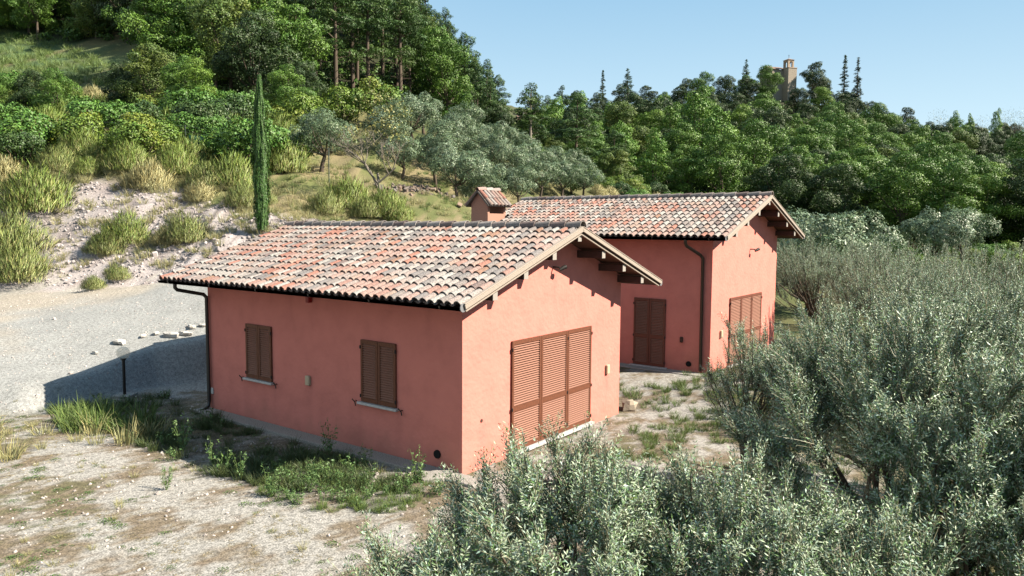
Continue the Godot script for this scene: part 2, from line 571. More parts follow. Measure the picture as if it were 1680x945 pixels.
func tiled_slope(parent: Node3D, far_side: bool, p: Dictionary, tile: MB, meshes: Array, rest: MB, chan: MB, single: Array) -> void:
	var slope: float = (p.Hr - p.He) / (p.W * 0.5 + p.oE)
	var th := atan(slope)
	var run: float = (p.W * 0.5 + p.oE) / cos(th)
	var rows := int(ceil(run / 0.345))
	var lo: float = -p.oG + 0.13
	var hi: float = p.L + p.oB - 0.1
	var cols := int(round((hi - lo) / 0.207))
	for i in cols + 1:
		var b := lo + (hi - lo) * i / cols
		for j in rows:
			var s := j * 0.345 - 0.06 + 0.23 + rng.randf_range(-0.012, 0.012)
			if s > run - 0.17: s = run - 0.17
			var a: float = -p.oE + s * cos(th)
			var y: float = p.He - 0.115 + s * sin(th)
			if p.has("hole") and not far_side and a > p.hole[0] and a < p.hole[1] and b > p.hole[2]: continue
			var bas := Basis(Vector3(0, 0, 1), Vector3(-sin(th), cos(th), 0), Vector3(-cos(th), -sin(th), 0))
			var pos := at(a, b + rng.randf_range(-0.008, 0.008), y) + bas.y * rng.randf_range(0.012, 0.024)
			if far_side:
				bas = Basis(Vector3(0, 0, -1), Vector3(sin(th), cos(th), 0), Vector3(cos(th), -sin(th), 0))
				pos = at(p.W - a, b, y) + bas.y * 0.018
			var slip := 2.6 if rng.randf() < 0.07 else 1.0
			bas = bas * Basis.from_euler(Vector3(-0.055 + rng.randf_range(-0.012, 0.012), rng.randf_range(-0.035, 0.035) * slip, rng.randf_range(-0.06, 0.06)))
			single.append([parent.transform * pos, Transform3D(bas, pos), pick_tile(noise.get_noise_2d(b * 6.0 + p.L, s * 9.0) + 0.5 * noise_b.get_noise_2d(b * 2.0, s * 2.5)), far_side, rng.randf_range(0.82, 1.08)])
		# the upturned tiles between the rows of cover tiles
		if i < cols:
			var bc := b + 0.5 * (hi - lo) / cols
			for j in rows:
				var s0 := j * 0.345 - 0.07
				var s1 := minf(s0 + 0.40, run)
				var am: float = -p.oE + (s0 + s1) * 0.5 * cos(th)
				if p.has("hole") and not far_side and am > p.hole[0] and am < p.hole[1] and b > p.hole[2]: continue
				for q in 4:
					var x0 := -0.085 + 0.17 * q / 4.0
					var x1 := x0 + 0.0425
					var pts := []
					for e in [[x0, s0, 0.03], [x1, s0, 0.03], [x1, s1, 0.008], [x0, s1, 0.008]]:
						var lift: float = e[2] + 5.0 * e[0] * e[0]
						var a2: float = -p.oE + e[1] * cos(th) - sin(th) * lift
						var y2: float = p.He - 0.125 + e[1] * sin(th) + cos(th) * lift
						pts.append(at(p.W - a2 if far_side else a2, bc - e[0], y2))
					if far_side: chan.quad(pts[3], pts[2], pts[1], pts[0])
					else: chan.quad(pts[0], pts[3], pts[2], pts[1])

func shutter(parent: Node3D, on: Transform3D, leaves: int, width: float, height: float, mid: float, wood: Material) -> void:
	# on: lower left corner on the wall, x to the right, y up, z out of the wall
	var lw := width / leaves
	for k in leaves:
		var f := MB.new()
		var x0 := k * lw + 0.004
		var x1 := (k + 1) * lw - 0.004
		var st := 0.065
		f.box(Vector3(x0 + st / 2, height / 2, 0.012), Vector3(st, height, 0.045), Basis(), 0.006)
		f.box(Vector3(x1 - st / 2, height / 2, 0.012), Vector3(st, height, 0.045), Basis(), 0.006)
		var spans := []
		var rails := [[0.0, 0.09], [height - 0.085, height]]
		if mid > 0: rails.insert(1, [mid - 0.06, mid + 0.06])
		for r in rails:
			f.box(Vector3((x0 + x1) / 2, (r[0] + r[1]) / 2, 0.010), Vector3(x1 - x0 - 2 * st, r[1] - r[0], 0.04))
		for q in rails.size() - 1: spans.append([rails[q][1], rails[q + 1][0]])
		var leaf_part := put("shutter", f.mesh(), wood, parent, on)
		var back := MB.new()
		back.box(Vector3((x0 + x1) / 2, height / 2, -0.018), Vector3(x1 - x0 - 0.02, height - 0.02, 0.012))
		put("backing", back.mesh(), M.soffit, leaf_part)
		var sm := MB.new()
		sm.box(Vector3.ZERO, Vector3(x1 - x0 - 2 * st, 0.010, 0.050))
		var slat_mesh := sm.mesh()
		for sp in spans:
			var count := int(round((sp[1] - sp[0]) / 0.05))
			for q in count:
				var y: float = lerpf(sp[0], sp[1], (q + 0.5) / count)
				put("slat", slat_mesh, M.slat, leaf_part, Transform3D(Basis(Vector3(1, 0, 0), 0.62), Vector3((x0 + x1) / 2, y, 0.008)))
		if k == 0 or k == leaves - 1 or (leaves == 3 and k == 1):
			var hx := x0 if k == 0 else x1
			var hm := MB.new()
			hm.box(Vector3.ZERO, Vector3(0.035, 0.075, 0.035), Basis(), 0.008)
			var hmesh := hm.mesh()
			var spots := [0.12, height - 0.16] if mid <= 0 else [0.14, mid, height - 0.18]
			for y in spots:
				put("hinge", hmesh, M.iron, leaf_part, Transform3D(Basis(), Vector3(hx, y, 0.035)))

func part_box(called: String, parent: Node3D, centre: Vector3, size: Vector3, m: Material, bevel := 0.0, turn := Basis()) -> MeshInstance3D:
	var b := MB.new()
	b.box(Vector3.ZERO, size, turn, bevel)
	return put(called, b.mesh(), m, parent, Transform3D(Basis(), centre))

func wall_lamp(parent: Node3D, where: Vector3) -> void:
	var b := MB.new()
	b.tube([where + Vector3(0, 0.02, -0.02), where + Vector3(0, 0.02, 0.14), where + Vector3(0.05, -0.02, 0.2)], [0.02, 0.02, 0.02], 8)
	b.tube([where + Vector3(0.0, -0.04, 0.17), where + Vector3(0.08, 0.01, 0.22), where + Vector3(0.14, 0.03, 0.25)], [0.035, 0.05, 0.05], 10)
	put("wall_lamp", b.mesh(), M.iron, parent)

func shutter_hook(parent: Node3D, where: Vector3) -> void:
	var b := MB.new()
	b.tube([where, where + Vector3(-0.06, 0, 0), where + Vector3(-0.07, -0.02, 0.03), where + Vector3(-0.07, -0.09, 0.05)], [0.012, 0.012, 0.014, 0.012], 6)
	b.tube([where + Vector3(-0.065, 0, 0), where + Vector3(-0.08, 0.05, -0.05)], [0.012, 0.014], 6)
	put("shutter_hook", b.mesh(), M.iron, parent)

func shell(o: Node3D, p: Dictionary) -> void:
	var slope: float = (p.Hr - p.He) / (p.W * 0.5 + p.oE)
	var th := atan(slope)
	var deck := func(a: float) -> float: return p.He - 0.135 + (minf(a, p.W - a) + p.oE) * slope     # top of the boarding
	var w := MB.new()
	var under := 0.055
	var prof := [Vector2(0, p.base), Vector2(p.W, p.base), Vector2(p.W, deck.call(p.W) - under), Vector2(p.W / 2, deck.call(p.W / 2) - under), Vector2(0, deck.call(0.0) - under)]
	w.use_col = true
	var floor_y: float = p.floor
	var stain := func(u: float, y: float, face: float) -> Color:
		var q := noise.get_noise_2d(u * 6.0 + face * 31.0, y * 5.0)
		var low := smoothstep(0.55, 0.05, y - floor_y + 0.35 * q + 0.25 * noise_b.get_noise_2d(u * 14.0, face * 9.0))
		var c := Color(1, 1, 1).lerp(Color(0.80, 0.90, 0.86), low * 0.75)
		for at_u in p.streaks[int(face)]:
			var run_down := smoothstep(0.14, 0.0, absf(u - at_u[0] + 0.03 * q)) * smoothstep(at_u[1] - 1.1, at_u[1], y) * (1.0 if y < at_u[1] else 0.0)
			c = c.lerp(Color(0.78, 0.78, 0.80), run_down * 0.5)
		return c
	for face in 4:
		var width: float = p.L if face % 2 == 0 else p.W
		var cols := int(width / 0.11)
		for k in cols:
			var u0 := width * k / cols
			var u1 := width * (k + 1) / cols
			var t0: float = deck.call(u0 if face % 2 == 1 else 0.0) - under
			var t1: float = deck.call(u1 if face % 2 == 1 else 0.0) - under
			var rows := 26
			for m in rows:
				var g0 := float(m) / rows
				var g1 := float(m + 1) / rows
				var q := [Vector2(u0, lerpf(p.base, t0, g0)), Vector2(u1, lerpf(p.base, t1, g0)), Vector2(u1, lerpf(p.base, t1, g1)), Vector2(u0, lerpf(p.base, t0, g1))]
				var e := []
				for f in q:
					e.append(at(0, f.x, f.y) if face == 0 else at(f.x, 0, f.y) if face == 1 else at(p.W, f.x, f.y) if face == 2 else at(f.x, p.L, f.y))
				var first := w.c.size()
				if face == 1 or face == 2: w.quad(e[0], e[1], e[2], e[3])
				else: w.quad(e[1], e[0], e[3], e[2])
				var back := [0, 1, 2, 3] if face == 1 or face == 2 else [1, 0, 3, 2]
				for f in 4: w.c[first + f] = stain.call(q[back[f]].x, q[back[f]].y, face)
	put("wall", w.mesh(), M.plaster, o)
	# boarding, verge boards and purlins
	var run: float = (p.W * 0.5 + p.oE) / cos(th)
	var d := MB.new()
	var barge_mesh := MB.new()
	for side in [0, 1]:
		var dir := Vector3(cos(th), sin(th), 0) if side == 0 else Vector3(-cos(th), sin(th), 0)
		var nor := Vector3(-sin(th), cos(th), 0) if side == 0 else Vector3(sin(th), cos(th), 0)
		var eave := at(-p.oE if side == 0 else p.W + p.oE, 0, p.He - 0.135)
		var t := Basis(dir, nor, dir.cross(nor))
		var mid: Vector3 = eave + dir * run * 0.5
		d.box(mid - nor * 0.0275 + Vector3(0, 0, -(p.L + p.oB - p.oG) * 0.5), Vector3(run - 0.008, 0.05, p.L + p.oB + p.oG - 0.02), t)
		for e in [[-p.oG, 1.0], [p.L + p.oB, -1.0]]:
			var z: float = -e[0]
			var s: float = e[1]
			var bb := MB.new()
			bb.box(mid + nor * 0.022 + Vector3(0, 0, z + s * 0.02), Vector3(run + 0.05, 0.085, 0.03), t, 0.006)
			var brd := put("verge_board", bb.mesh(), M.barge, o)
			var cap := MB.new()
			cap.box(mid + nor * 0.078 + Vector3(0, 0, z + s * 0.005), Vector3(run + 0.04, 0.022, 0.075), t, 0.006)
			put("capping", cap.mesh(), M.barge, brd)
			var low := MB.new()
			low.box(mid - nor * 0.072 + Vector3(0, 0, z - s * 0.03), Vector3(run - 0.03, 0.035, 0.035), t, 0.005)
			put("moulding", low.mesh(), M.barge, brd)
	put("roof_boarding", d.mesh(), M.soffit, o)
	var pm := MB.new()
	pm.box(Vector3(0, -0.09, 0), Vector3(0.15, 0.17, 0.72), Basis(), 0.008)
	var em := MB.new()
	em.box(Vector3(0, -0.09, 0), Vector3(0.14, 0.16, 0.012))
	var pmesh := pm.mesh()
	var emesh := em.mesh()
	for a in p.purlins:
		var y: float = deck.call(a) - 0.065 - (0.03 if absf(a - p.W / 2) > 0.3 else 0.0)
		for e in [[0.30, 1.0], [-p.L - 0.30, -1.0]]:
			var s: float = e[1]
			var beam := put("purlin", pmesh, M.wood_dark, o, Transform3D(Basis(), Vector3(a, y, e[0])))
			put("end_grain", emesh, M.wood_grey, beam, Transform3D(Basis(), Vector3(0, 0, s * 0.365)))
	# tiles
	var tile := tile_mesh(0.46, 0.077, 0.096)
	var tmesh := tile.mesh()
	var rest := MB.new()
	rest.use_col = true
	var chan := MB.new()
	var all := []
	tiled_slope(o, false, p, tile, [], rest, chan, all)
	tiled_slope(o, true, p, tile, [], rest, chan, all)
	all.sort_custom(func(x, y): return Vector3(0, 4.84, 0).distance_to(x[0]) + (100.0 if x[3] else 0.0) < Vector3(0, 4.84, 0).distance_to(y[0]) + (100.0 if y[3] else 0.0))
	for k in all.size():
		var e: Array = all[k]
		if k < 300: put("roof_tile", tmesh, M.tiles[e[2]], o, e[1])
		else: append(rest, tile, e[1], M.tile_cols[e[2]] * 1.1 * (e[4] as float))
	tag(put("roof_tiles_beyond", rest.mesh(), M.tile_rest, o), "", "", "", "stuff")
	tag(put("channel_tiles", chan.mesh(), M.channel, o), "", "", "", "stuff")
	# ridge
	part_box("ridge_mortar", o, at(p.W / 2, (p.L + p.oB - p.oG) / 2, p.Hr - 0.085), Vector3(0.2, 0.1, p.L + p.oB + p.oG - 0.06), M.mortar)
	var rt := tile_mesh(0.46, 0.115, 0.135, 7, 0.016).mesh()
	var count := int(round((p.L + p.oB + p.oG) / 0.40))
	for k in count:
		var b: float = lerpf(-p.oG + 0.2, p.L + p.oB - 0.2, float(k) / (count - 1))
		put("ridge_tile", rt, M.tiles[[2, 4, 5, 4, 7, 3][rng.randi() % 6]], o, Transform3D(Basis.from_euler(Vector3(-0.05, rng.randf_range(-0.02, 0.02), 0)), at(p.W / 2, b, p.Hr - 0.06)))
	# gutters
	for side in [0, 1]:
		var g := MB.new()
		var gx: float = -p.oE - 0.05 if side == 0 else p.W + p.oE + 0.05
		var gy: float = p.He - 0.125
		var r := 0.072
		var z0: float = p.oG - 0.01
		var z1: float = -p.L - p.oB
		for q in 8:
			var a0 := PI + PI * q / 8.0
			var a1 := PI + PI * (q + 1) / 8.0
			var e0 := Vector3(cos(a0), sin(a0), 0)
			var e1 := Vector3(cos(a1), sin(a1), 0)
			var c := Vector3(gx, gy, 0)
			g.smooth_quad([c + e0 * r + Vector3(0, 0, z1), c + e0 * r + Vector3(0, 0, z0), c + e1 * r + Vector3(0, 0, z0), c + e1 * r + Vector3(0, 0, z1)], [e0, e0, e1, e1])
			var ri := r - 0.006
			g.smooth_quad([c + e1 * ri + Vector3(0, 0, z1), c + e1 * ri + Vector3(0, 0, z0), c + e0 * ri + Vector3(0, 0, z0), c + e0 * ri + Vector3(0, 0, z1)], [-e1, -e1, -e0, -e0])
		var gut := put("gutter", g.mesh(), M.gutter, o)
		var cm := MB.new()
		cm.tube([Vector3(gx, gy - 0.005, z0 - 0.005), Vector3(gx, gy - 0.005, z0 + 0.008)], [0.08, 0.08], 14)
		put("end_cap", cm.mesh(), M.gutter_end, gut)
		for k in 6:
			var z := lerpf(z0 - 0.5, z1 + 0.5, k / 5.0)
			var bm := MB.new()
			for q in 6:
				var a0 := PI + PI * q / 6.0
				var a1 := PI + PI * (q + 1) / 6.0
				var r2 := r + 0.006
				var c := Vector3(gx, gy, z)
				bm.quad(c + Vector3(cos(a0), sin(a0), 0) * r2 + Vector3(0, 0, -0.02), c + Vector3(cos(a0), sin(a0), 0) * r2 + Vector3(0, 0, 0.02), c + Vector3(cos(a1), sin(a1), 0) * r2 + Vector3(0, 0, 0.02), c + Vector3(cos(a1), sin(a1), 0) * r2 + Vector3(0, 0, -0.02))
			put("gutter_bracket", bm.mesh(), M.gutter, gut)

func on_long(b: float, y: float) -> Transform3D:   # lower left corner of something on the long wall, seen from outside
	return Transform3D(Basis(Vector3(0, 0, 1), Vector3(0, 1, 0), Vector3(-1, 0, 0)), at(-0.012, b, y))

func on_gable(a: float, y: float) -> Transform3D:
	return Transform3D(Basis(), at(a, -0.012, y))

func front_house() -> void:
	var o := thing("farm_house", "front pink plastered farm house with mossy clay roof beside the gravel yard", "house", Vector3(-0.944, 0, -14.236), 0.9321)
	var p := {"L": 8.66, "W": 6.29, "He": 3.54, "Hr": 4.90, "oE": 0.78, "oG": 0.73, "oB": 0.80, "base": -0.4, "floor": 0.0, "streaks": [[[2.9, 1.04], [1.7, 1.04], [7.06, 1.04], [5.88, 1.04], [4.6, 1.2], [5.2, 3.3], [0.9, 3.3]], [[0.59, 0.96], [5.61, 1.15], [3.2, 3.8]], [], []], "purlins": [0.16, 1.15, 2.16, 3.145, 4.20, 5.20, 6.16]}
	shell(o, p)
	for s in [[2.824, 1.761, 1.085, 2.42], [6.983, 5.948, 1.085, 2.42]]:
		shutter(o, on_long(s[0], s[2]), 2, s[0] - s[1], s[3] - s[2], -1.0, M.shutter)
		var sill := part_box("window_sill", o, at(-0.045, (s[0] + s[1]) / 2, s[2] - 0.035), Vector3(0.13, 0.05, s[0] - s[1] + 0.12), M.marble, 0.006)
		for hb in [s[0] + 0.18, s[1] - 0.15]:
			shutter_hook(o, at(0, hb, s[2] - 0.03))
	shutter(o, on_gable(1.553, 0.112), 3, 3.233, 2.35, 0.90, M.shutter)
	part_box("threshold", o, at(3.17, -0.05, 0.065), Vector3(3.36, 0.07, 0.14), M.marble, 0.006)
	wall_lamp(o, at(3.12, 0, 3.93))
	part_box("outlet_box", o, at(5.61, -0.035, 1.27), Vector3(0.13, 0.23, 0.07), M.beige, 0.012)
	part_box("outlet_box", o, at(-0.035, 4.6, 1.30), Vector3(0.07, 0.22, 0.14), M.beige, 0.012)
	part_box("pipe_cover", o, at(-0.02, 8.53, 0.52), Vector3(0.04, 0.16, 0.09), M.white, 0.01)
	tag(part_box("alarm_box", o, at(-0.06, 4.49, 3.18), Vector3(0.12, 0.16, 0.11), M.red, 0.015), "dark red box under the eave")
	var v := MB.new()
	v.tube([at(-0.03, 0.64, 0.32), at(0.02, 0.64, 0.32)], [0.085, 0.09], 16)
	put("vent", v.mesh(), M.black, o)
	var h := MB.new()
	h.tube([at(0.59, -0.012, 0.98), at(0.59, 0.02, 0.98)], [0.035, 0.035], 10)
	put("wall_hole", h.mesh(), M.wood_dark, o)
	var dp := MB.new()
	var r := 0.048
	dp.tube([at(-0.83, 8.75, 3.36), at(-0.83, 8.75, 3.26), at(-0.78, 8.74, 3.20), at(-0.14, 8.62, 3.05), at(-0.075, 8.60, 2.97), at(-0.07, 8.60, 0.25), at(-0.10, 8.60, 0.12), at(-0.32, 8.55, 0.02)], [r, r, r, r, r, r, r, r], 10)
	put("downpipe", dp.mesh(), M.gutter, o)

func rear_house() -> void:
	var o := thing("farm_house", "rear pink farm house with chimney, shuttered door and long clay roof", "house", Vector3(6.063, 0, -22.71), 0.9321)
	var p := {"L": 8.52, "W": 6.157, "He": 4.67, "Hr": 5.98, "oE": 0.78, "oG": 0.73, "oB": 0.80, "base": -0.6, "floor": 0.38, "streaks": [[[0.93, 1.3], [0.3, 4.2], [3.2, 4.2]], [[0.81, 1.4], [3.4, 4.0]], [], []], "purlins": [0.15, 1.12, 2.12, 3.078, 4.06, 5.06, 6.0], "hole": [-0.2, 1.3, 8.45]}
	shell(o, p)
	shutter(o, on_long(2.595, 0.42), 2, 1.115, 2.165, 0.95, M.shutter_far)
	part_box("threshold", o, at(-0.06, 2.04, 0.385), Vector3(0.16, 0.05, 1.3), M.marble, 0.006)
	shutter(o, on_gable(1.50, 0.42), 3, 3.03, 2.19, 0.95, M.shutter_far)
	part_box("threshold", o, at(3.0, -0.05, 0.385), Vector3(3.2, 0.06, 0.14), M.marble, 0.006)
	wall_lamp(o, at(3.3, 0, 4.12))
	part_box("outlet_box", o, at(0.81, -0.035, 1.53), Vector3(0.13, 0.23, 0.07), M.beige, 0.012)
	part_box("outlet_box", o, at(-0.03, 0.93, 1.36), Vector3(0.06, 0.17, 0.09), M.wood_dark, 0.01)
	var v := MB.new()
	v.tube([at(-0.03, 0.68, 0.62), at(0.02, 0.68, 0.62)], [0.085, 0.09], 16)
	put("vent", v.mesh(), M.black, o)
	var r := 0.05
	var dp := MB.new()
	dp.tube([at(-0.83, 0.53, 4.5), at(-0.83, 0.53, 4.38), at(-0.76, 0.51, 4.30), at(-0.16, 0.32, 4.02), at(-0.075, 0.28, 3.92), at(-0.07, 0.27, 0.45)], [r, r, r, r, r, r], 10)
	put("downpipe", dp.mesh(), M.copper, o)
	var dq := MB.new()
	dq.tube([at(p.W + 0.83, 0.5, 4.5), at(p.W + 0.83, 0.5, 4.38), at(p.W + 0.16, 0.32, 4.02), at(p.W + 0.07, 0.28, 3.9), at(p.W + 0.07, 0.28, 0.4)], [r, r, r, r, r], 10)
	put("downpipe", dq.mesh(), M.gutter, o)
	# the chimney at the far end, its little tiled roof across the ridge line
	var body := MB.new()
	body.box(at(0.55, 9.09, 2.6), Vector3(1.10, 5.46, 0.80))
	var ch := put("chimney", body.mesh(), M.brick, o)
	for a in [0.06, 1.04]:
		var wl := MB.new()
		var x0: float = a - 0.06
		var x1: float = a + 0.06
		var zb := [8.70, 9.48]
		var top := 6.13
		var pr := [at(0, 8.70, 5.33), at(0, 9.48, 5.33), at(0, 9.48, 5.70), at(0, 9.09, top), at(0, 8.70, 5.70)]
		for k in 5:
			var e: Vector3 = pr[k]
			var f: Vector3 = pr[(k + 1) % 5]
			wl.quad(e + Vector3(x0, 0, 0), f + Vector3(x0, 0, 0), f + Vector3(x1, 0, 0), e + Vector3(x1, 0, 0))
		wl.quad(pr[4] + Vector3(x0, 0, 0), pr[2] + Vector3(x0, 0, 0), pr[1] + Vector3(x0, 0, 0), pr[0] + Vector3(x0, 0, 0))
		wl.tri(pr[4] + Vector3(x0, 0, 0), pr[3] + Vector3(x0, 0, 0), pr[2] + Vector3(x0, 0, 0))
		wl.quad(pr[0] + Vector3(x1, 0, 0), pr[1] + Vector3(x1, 0, 0), pr[2] + Vector3(x1, 0, 0), pr[4] + Vector3(x1, 0, 0))
		wl.tri(pr[2] + Vector3(x1, 0, 0), pr[3] + Vector3(x1, 0, 0), pr[4] + Vector3(x1, 0, 0))
		put("cheek_wall", wl.mesh(), M.brick, ch)
	var th := 0.80
	for side in [-1.0, 1.0]:
		var dir := Vector3(0, -sin(th), side * cos(th))       # down the slope
		var nor := Vector3(0, cos(th), side * sin(th))
		var ridge := at(0.53, 9.09, 6.20)
		var len := 0.82
		part_box("cap_slab", ch, ridge + dir * len * 0.5 - nor * 0.03, Vector3(1.36, 0.06, len), M.mortar, 0.0, Basis(Vector3(1, 0, 0), nor, dir) if side > 0 else Basis(Vector3(-1, 0, 0), nor, dir))
		var tm := tile_mesh(0.46, 0.077, 0.096).mesh()
		for i in 6:
			for j in 2:
				var pos: Vector3 = ridge + dir * (0.26 + 0.38 * j) + nor * (0.015 + 0.01 * j) + Vector3(-0.55 + 0.22 * i, 0, 0)
				put("roof_tile", tm, M.tiles[[0, 1, 8, 2, 3, 6][rng.randi() % 6]], ch, Transform3D(Basis(nor.cross(dir), nor, dir) * Basis.from_euler(Vector3(-0.05, rng.randf_range(-0.04, 0.04), 0)), pos))
	var rm := tile_mesh(0.46, 0.10, 0.12).mesh()
	for k in 3:
		put("ridge_tile", rm, M.tiles[[1, 3, 2][k]], ch, Transform3D(Basis(Vector3(0, 1, 0), PI / 2) * Basis.from_euler(Vector3(-0.05, 0, 0)), at(0.08 + 0.43 * k, 9.09, 6.20)))

# ------------------------------------------------------------------ plants
func rand_dir() -> Vector3:
	var z := rng.randf_range(-1, 1)
	var a := rng.randf() * TAU
	var r := sqrt(1 - z * z)
	return Vector3(r * cos(a), z, r * sin(a))

func shade_of(c: Color, spread: float) -> Color:
	var k := 1.0 + rng.randf_range(-spread, spread)
	var warm := rng.randf_range(-0.12, 0.12)
	return Color(c.r * k * (1 + warm), c.g * k, c.b * k * (1 - warm))

func blob_leaves(m: MB, blobs: Array, per_area: float, leaf_size: float, aspect: float, cols: Array, spread := 0.3, up := 0.25, droop := 0.0) -> void:
	for bi in blobs.size():
		var c: Vector3 = blobs[bi][0]
		var r: Vector3 = blobs[bi][1]
		var area := 4.0 * PI * pow((pow(r.x * r.y, 1.6) + pow(r.x * r.z, 1.6) + pow(r.y * r.z, 1.6)) / 3.0, 1.0 / 1.6)
		var tone: Color = cols[bi % cols.size()]
		for k in int(area * per_area):
			var d := rand_dir()
			if d.y < -0.55 and rng.randf() < 0.7: continue
			var f := 1.0 - 0.22 * absf(rng.randfn(0.0, 0.6))
			f *= 1.0 + 0.5 * noise_b.get_noise_3d((c.x + d.x * r.x) * 9.0, (c.y + d.y * r.y) * 9.0, (c.z + d.z * r.z) * 9.0)
			var p := c + d * r * f
			var buried := false
			for q in blobs.size():
				if q == bi: continue
				var e: Vector3 = (p - blobs[q][0]) / blobs[q][1]
				if e.length_squared() < 0.55:
					buried = true
					break
			if buried: continue
			var o := (d / r).normalized()
			var nn := (o * 0.7 + Vector3(0, up, 0) + rand_dir() * 0.85).normalized()
			if nn.dot(o) < 0: nn = -nn
			m.col = shade_of(tone, spread)
			var s := leaf_size * rng.randf_range(0.65, 1.35)
			m.leaf(p, nn, rand_dir() + Vector3(0, droop, 0), s, s * aspect, (nn * 0.6 + o * 0.4).normalized())

func crown_blobs(count: int, centre: Vector3, spread: Vector3, size: float) -> Array:
	var b := [[centre, spread * 0.62]]
	for k in count:
		var d := rand_dir()
		if d.y < -0.45: d.y = -d.y * 0.5
		var s := size * rng.randf_range(0.6, 1.4)
		b.append([centre + d * spread * rng.randf_range(0.55, 0.95), Vector3(s, s * 0.82, s)])
	return b

func broad_blobs() -> Array:
	var b := []
	var lean := Vector3(rng.randf_range(-0.8, 0.8), 0, rng.randf_range(-0.8, 0.8))
	for k in 30:
		var f := rng.randf()
		var h := 1.6 + 8.2 * f
		var wide := 3.9 * pow(sin(PI * clampf(0.12 + 0.86 * f, 0, 1)), 0.75) * rng.randf_range(0.72, 1.12)
		var a := rng.randf() * TAU
		var out := wide * sqrt(rng.randf_range(0.12, 1.0))
		var s := rng.randf_range(0.55, 1.45)
		b.append([Vector3(cos(a) * out, h, sin(a) * out) + lean * f, Vector3(s * rng.randf_range(0.8, 1.3), s * rng.randf_range(0.55, 0.95), s * rng.randf_range(0.8, 1.3))])
	b.append([Vector3(0, 5.4, 0), Vector3(2.0, 2.9, 2.0)])
	return b

func limbs(m: MB, blobs: Array, base_r: float, fork: float, lean := Vector3.ZERO) -> void:
	var top := Vector3(lean.x, fork, lean.z)
	m.tube([Vector3(0, -0.4, 0), Vector3(lean.x * 0.3, fork * 0.4, lean.z * 0.3), top], [base_r * 1.3, base_r, base_r * 0.8], 7, false)
	for b in blobs:
		var e: Vector3 = b[0]
		var mid := top.lerp(e, 0.5) + Vector3(0, -0.06 * top.distance_to(e), 0) + rand_dir() * 0.12
		m.tube([top, mid, e], [base_r * 0.55, base_r * 0.34, base_r * 0.12], 5, false)

func proto(trunk_mesh: Mesh, bark: Material, crown: MB, leaves: Material, crown_name := "crown") -> Node3D:
	var o := Node3D.new()
	if trunk_mesh: put("trunk", trunk_mesh, bark, o)
	if crown:
		crown.use_col = true
		put(crown_name, crown.mesh(), leaves, o)
	return o

var kinds := {}
var planted := []

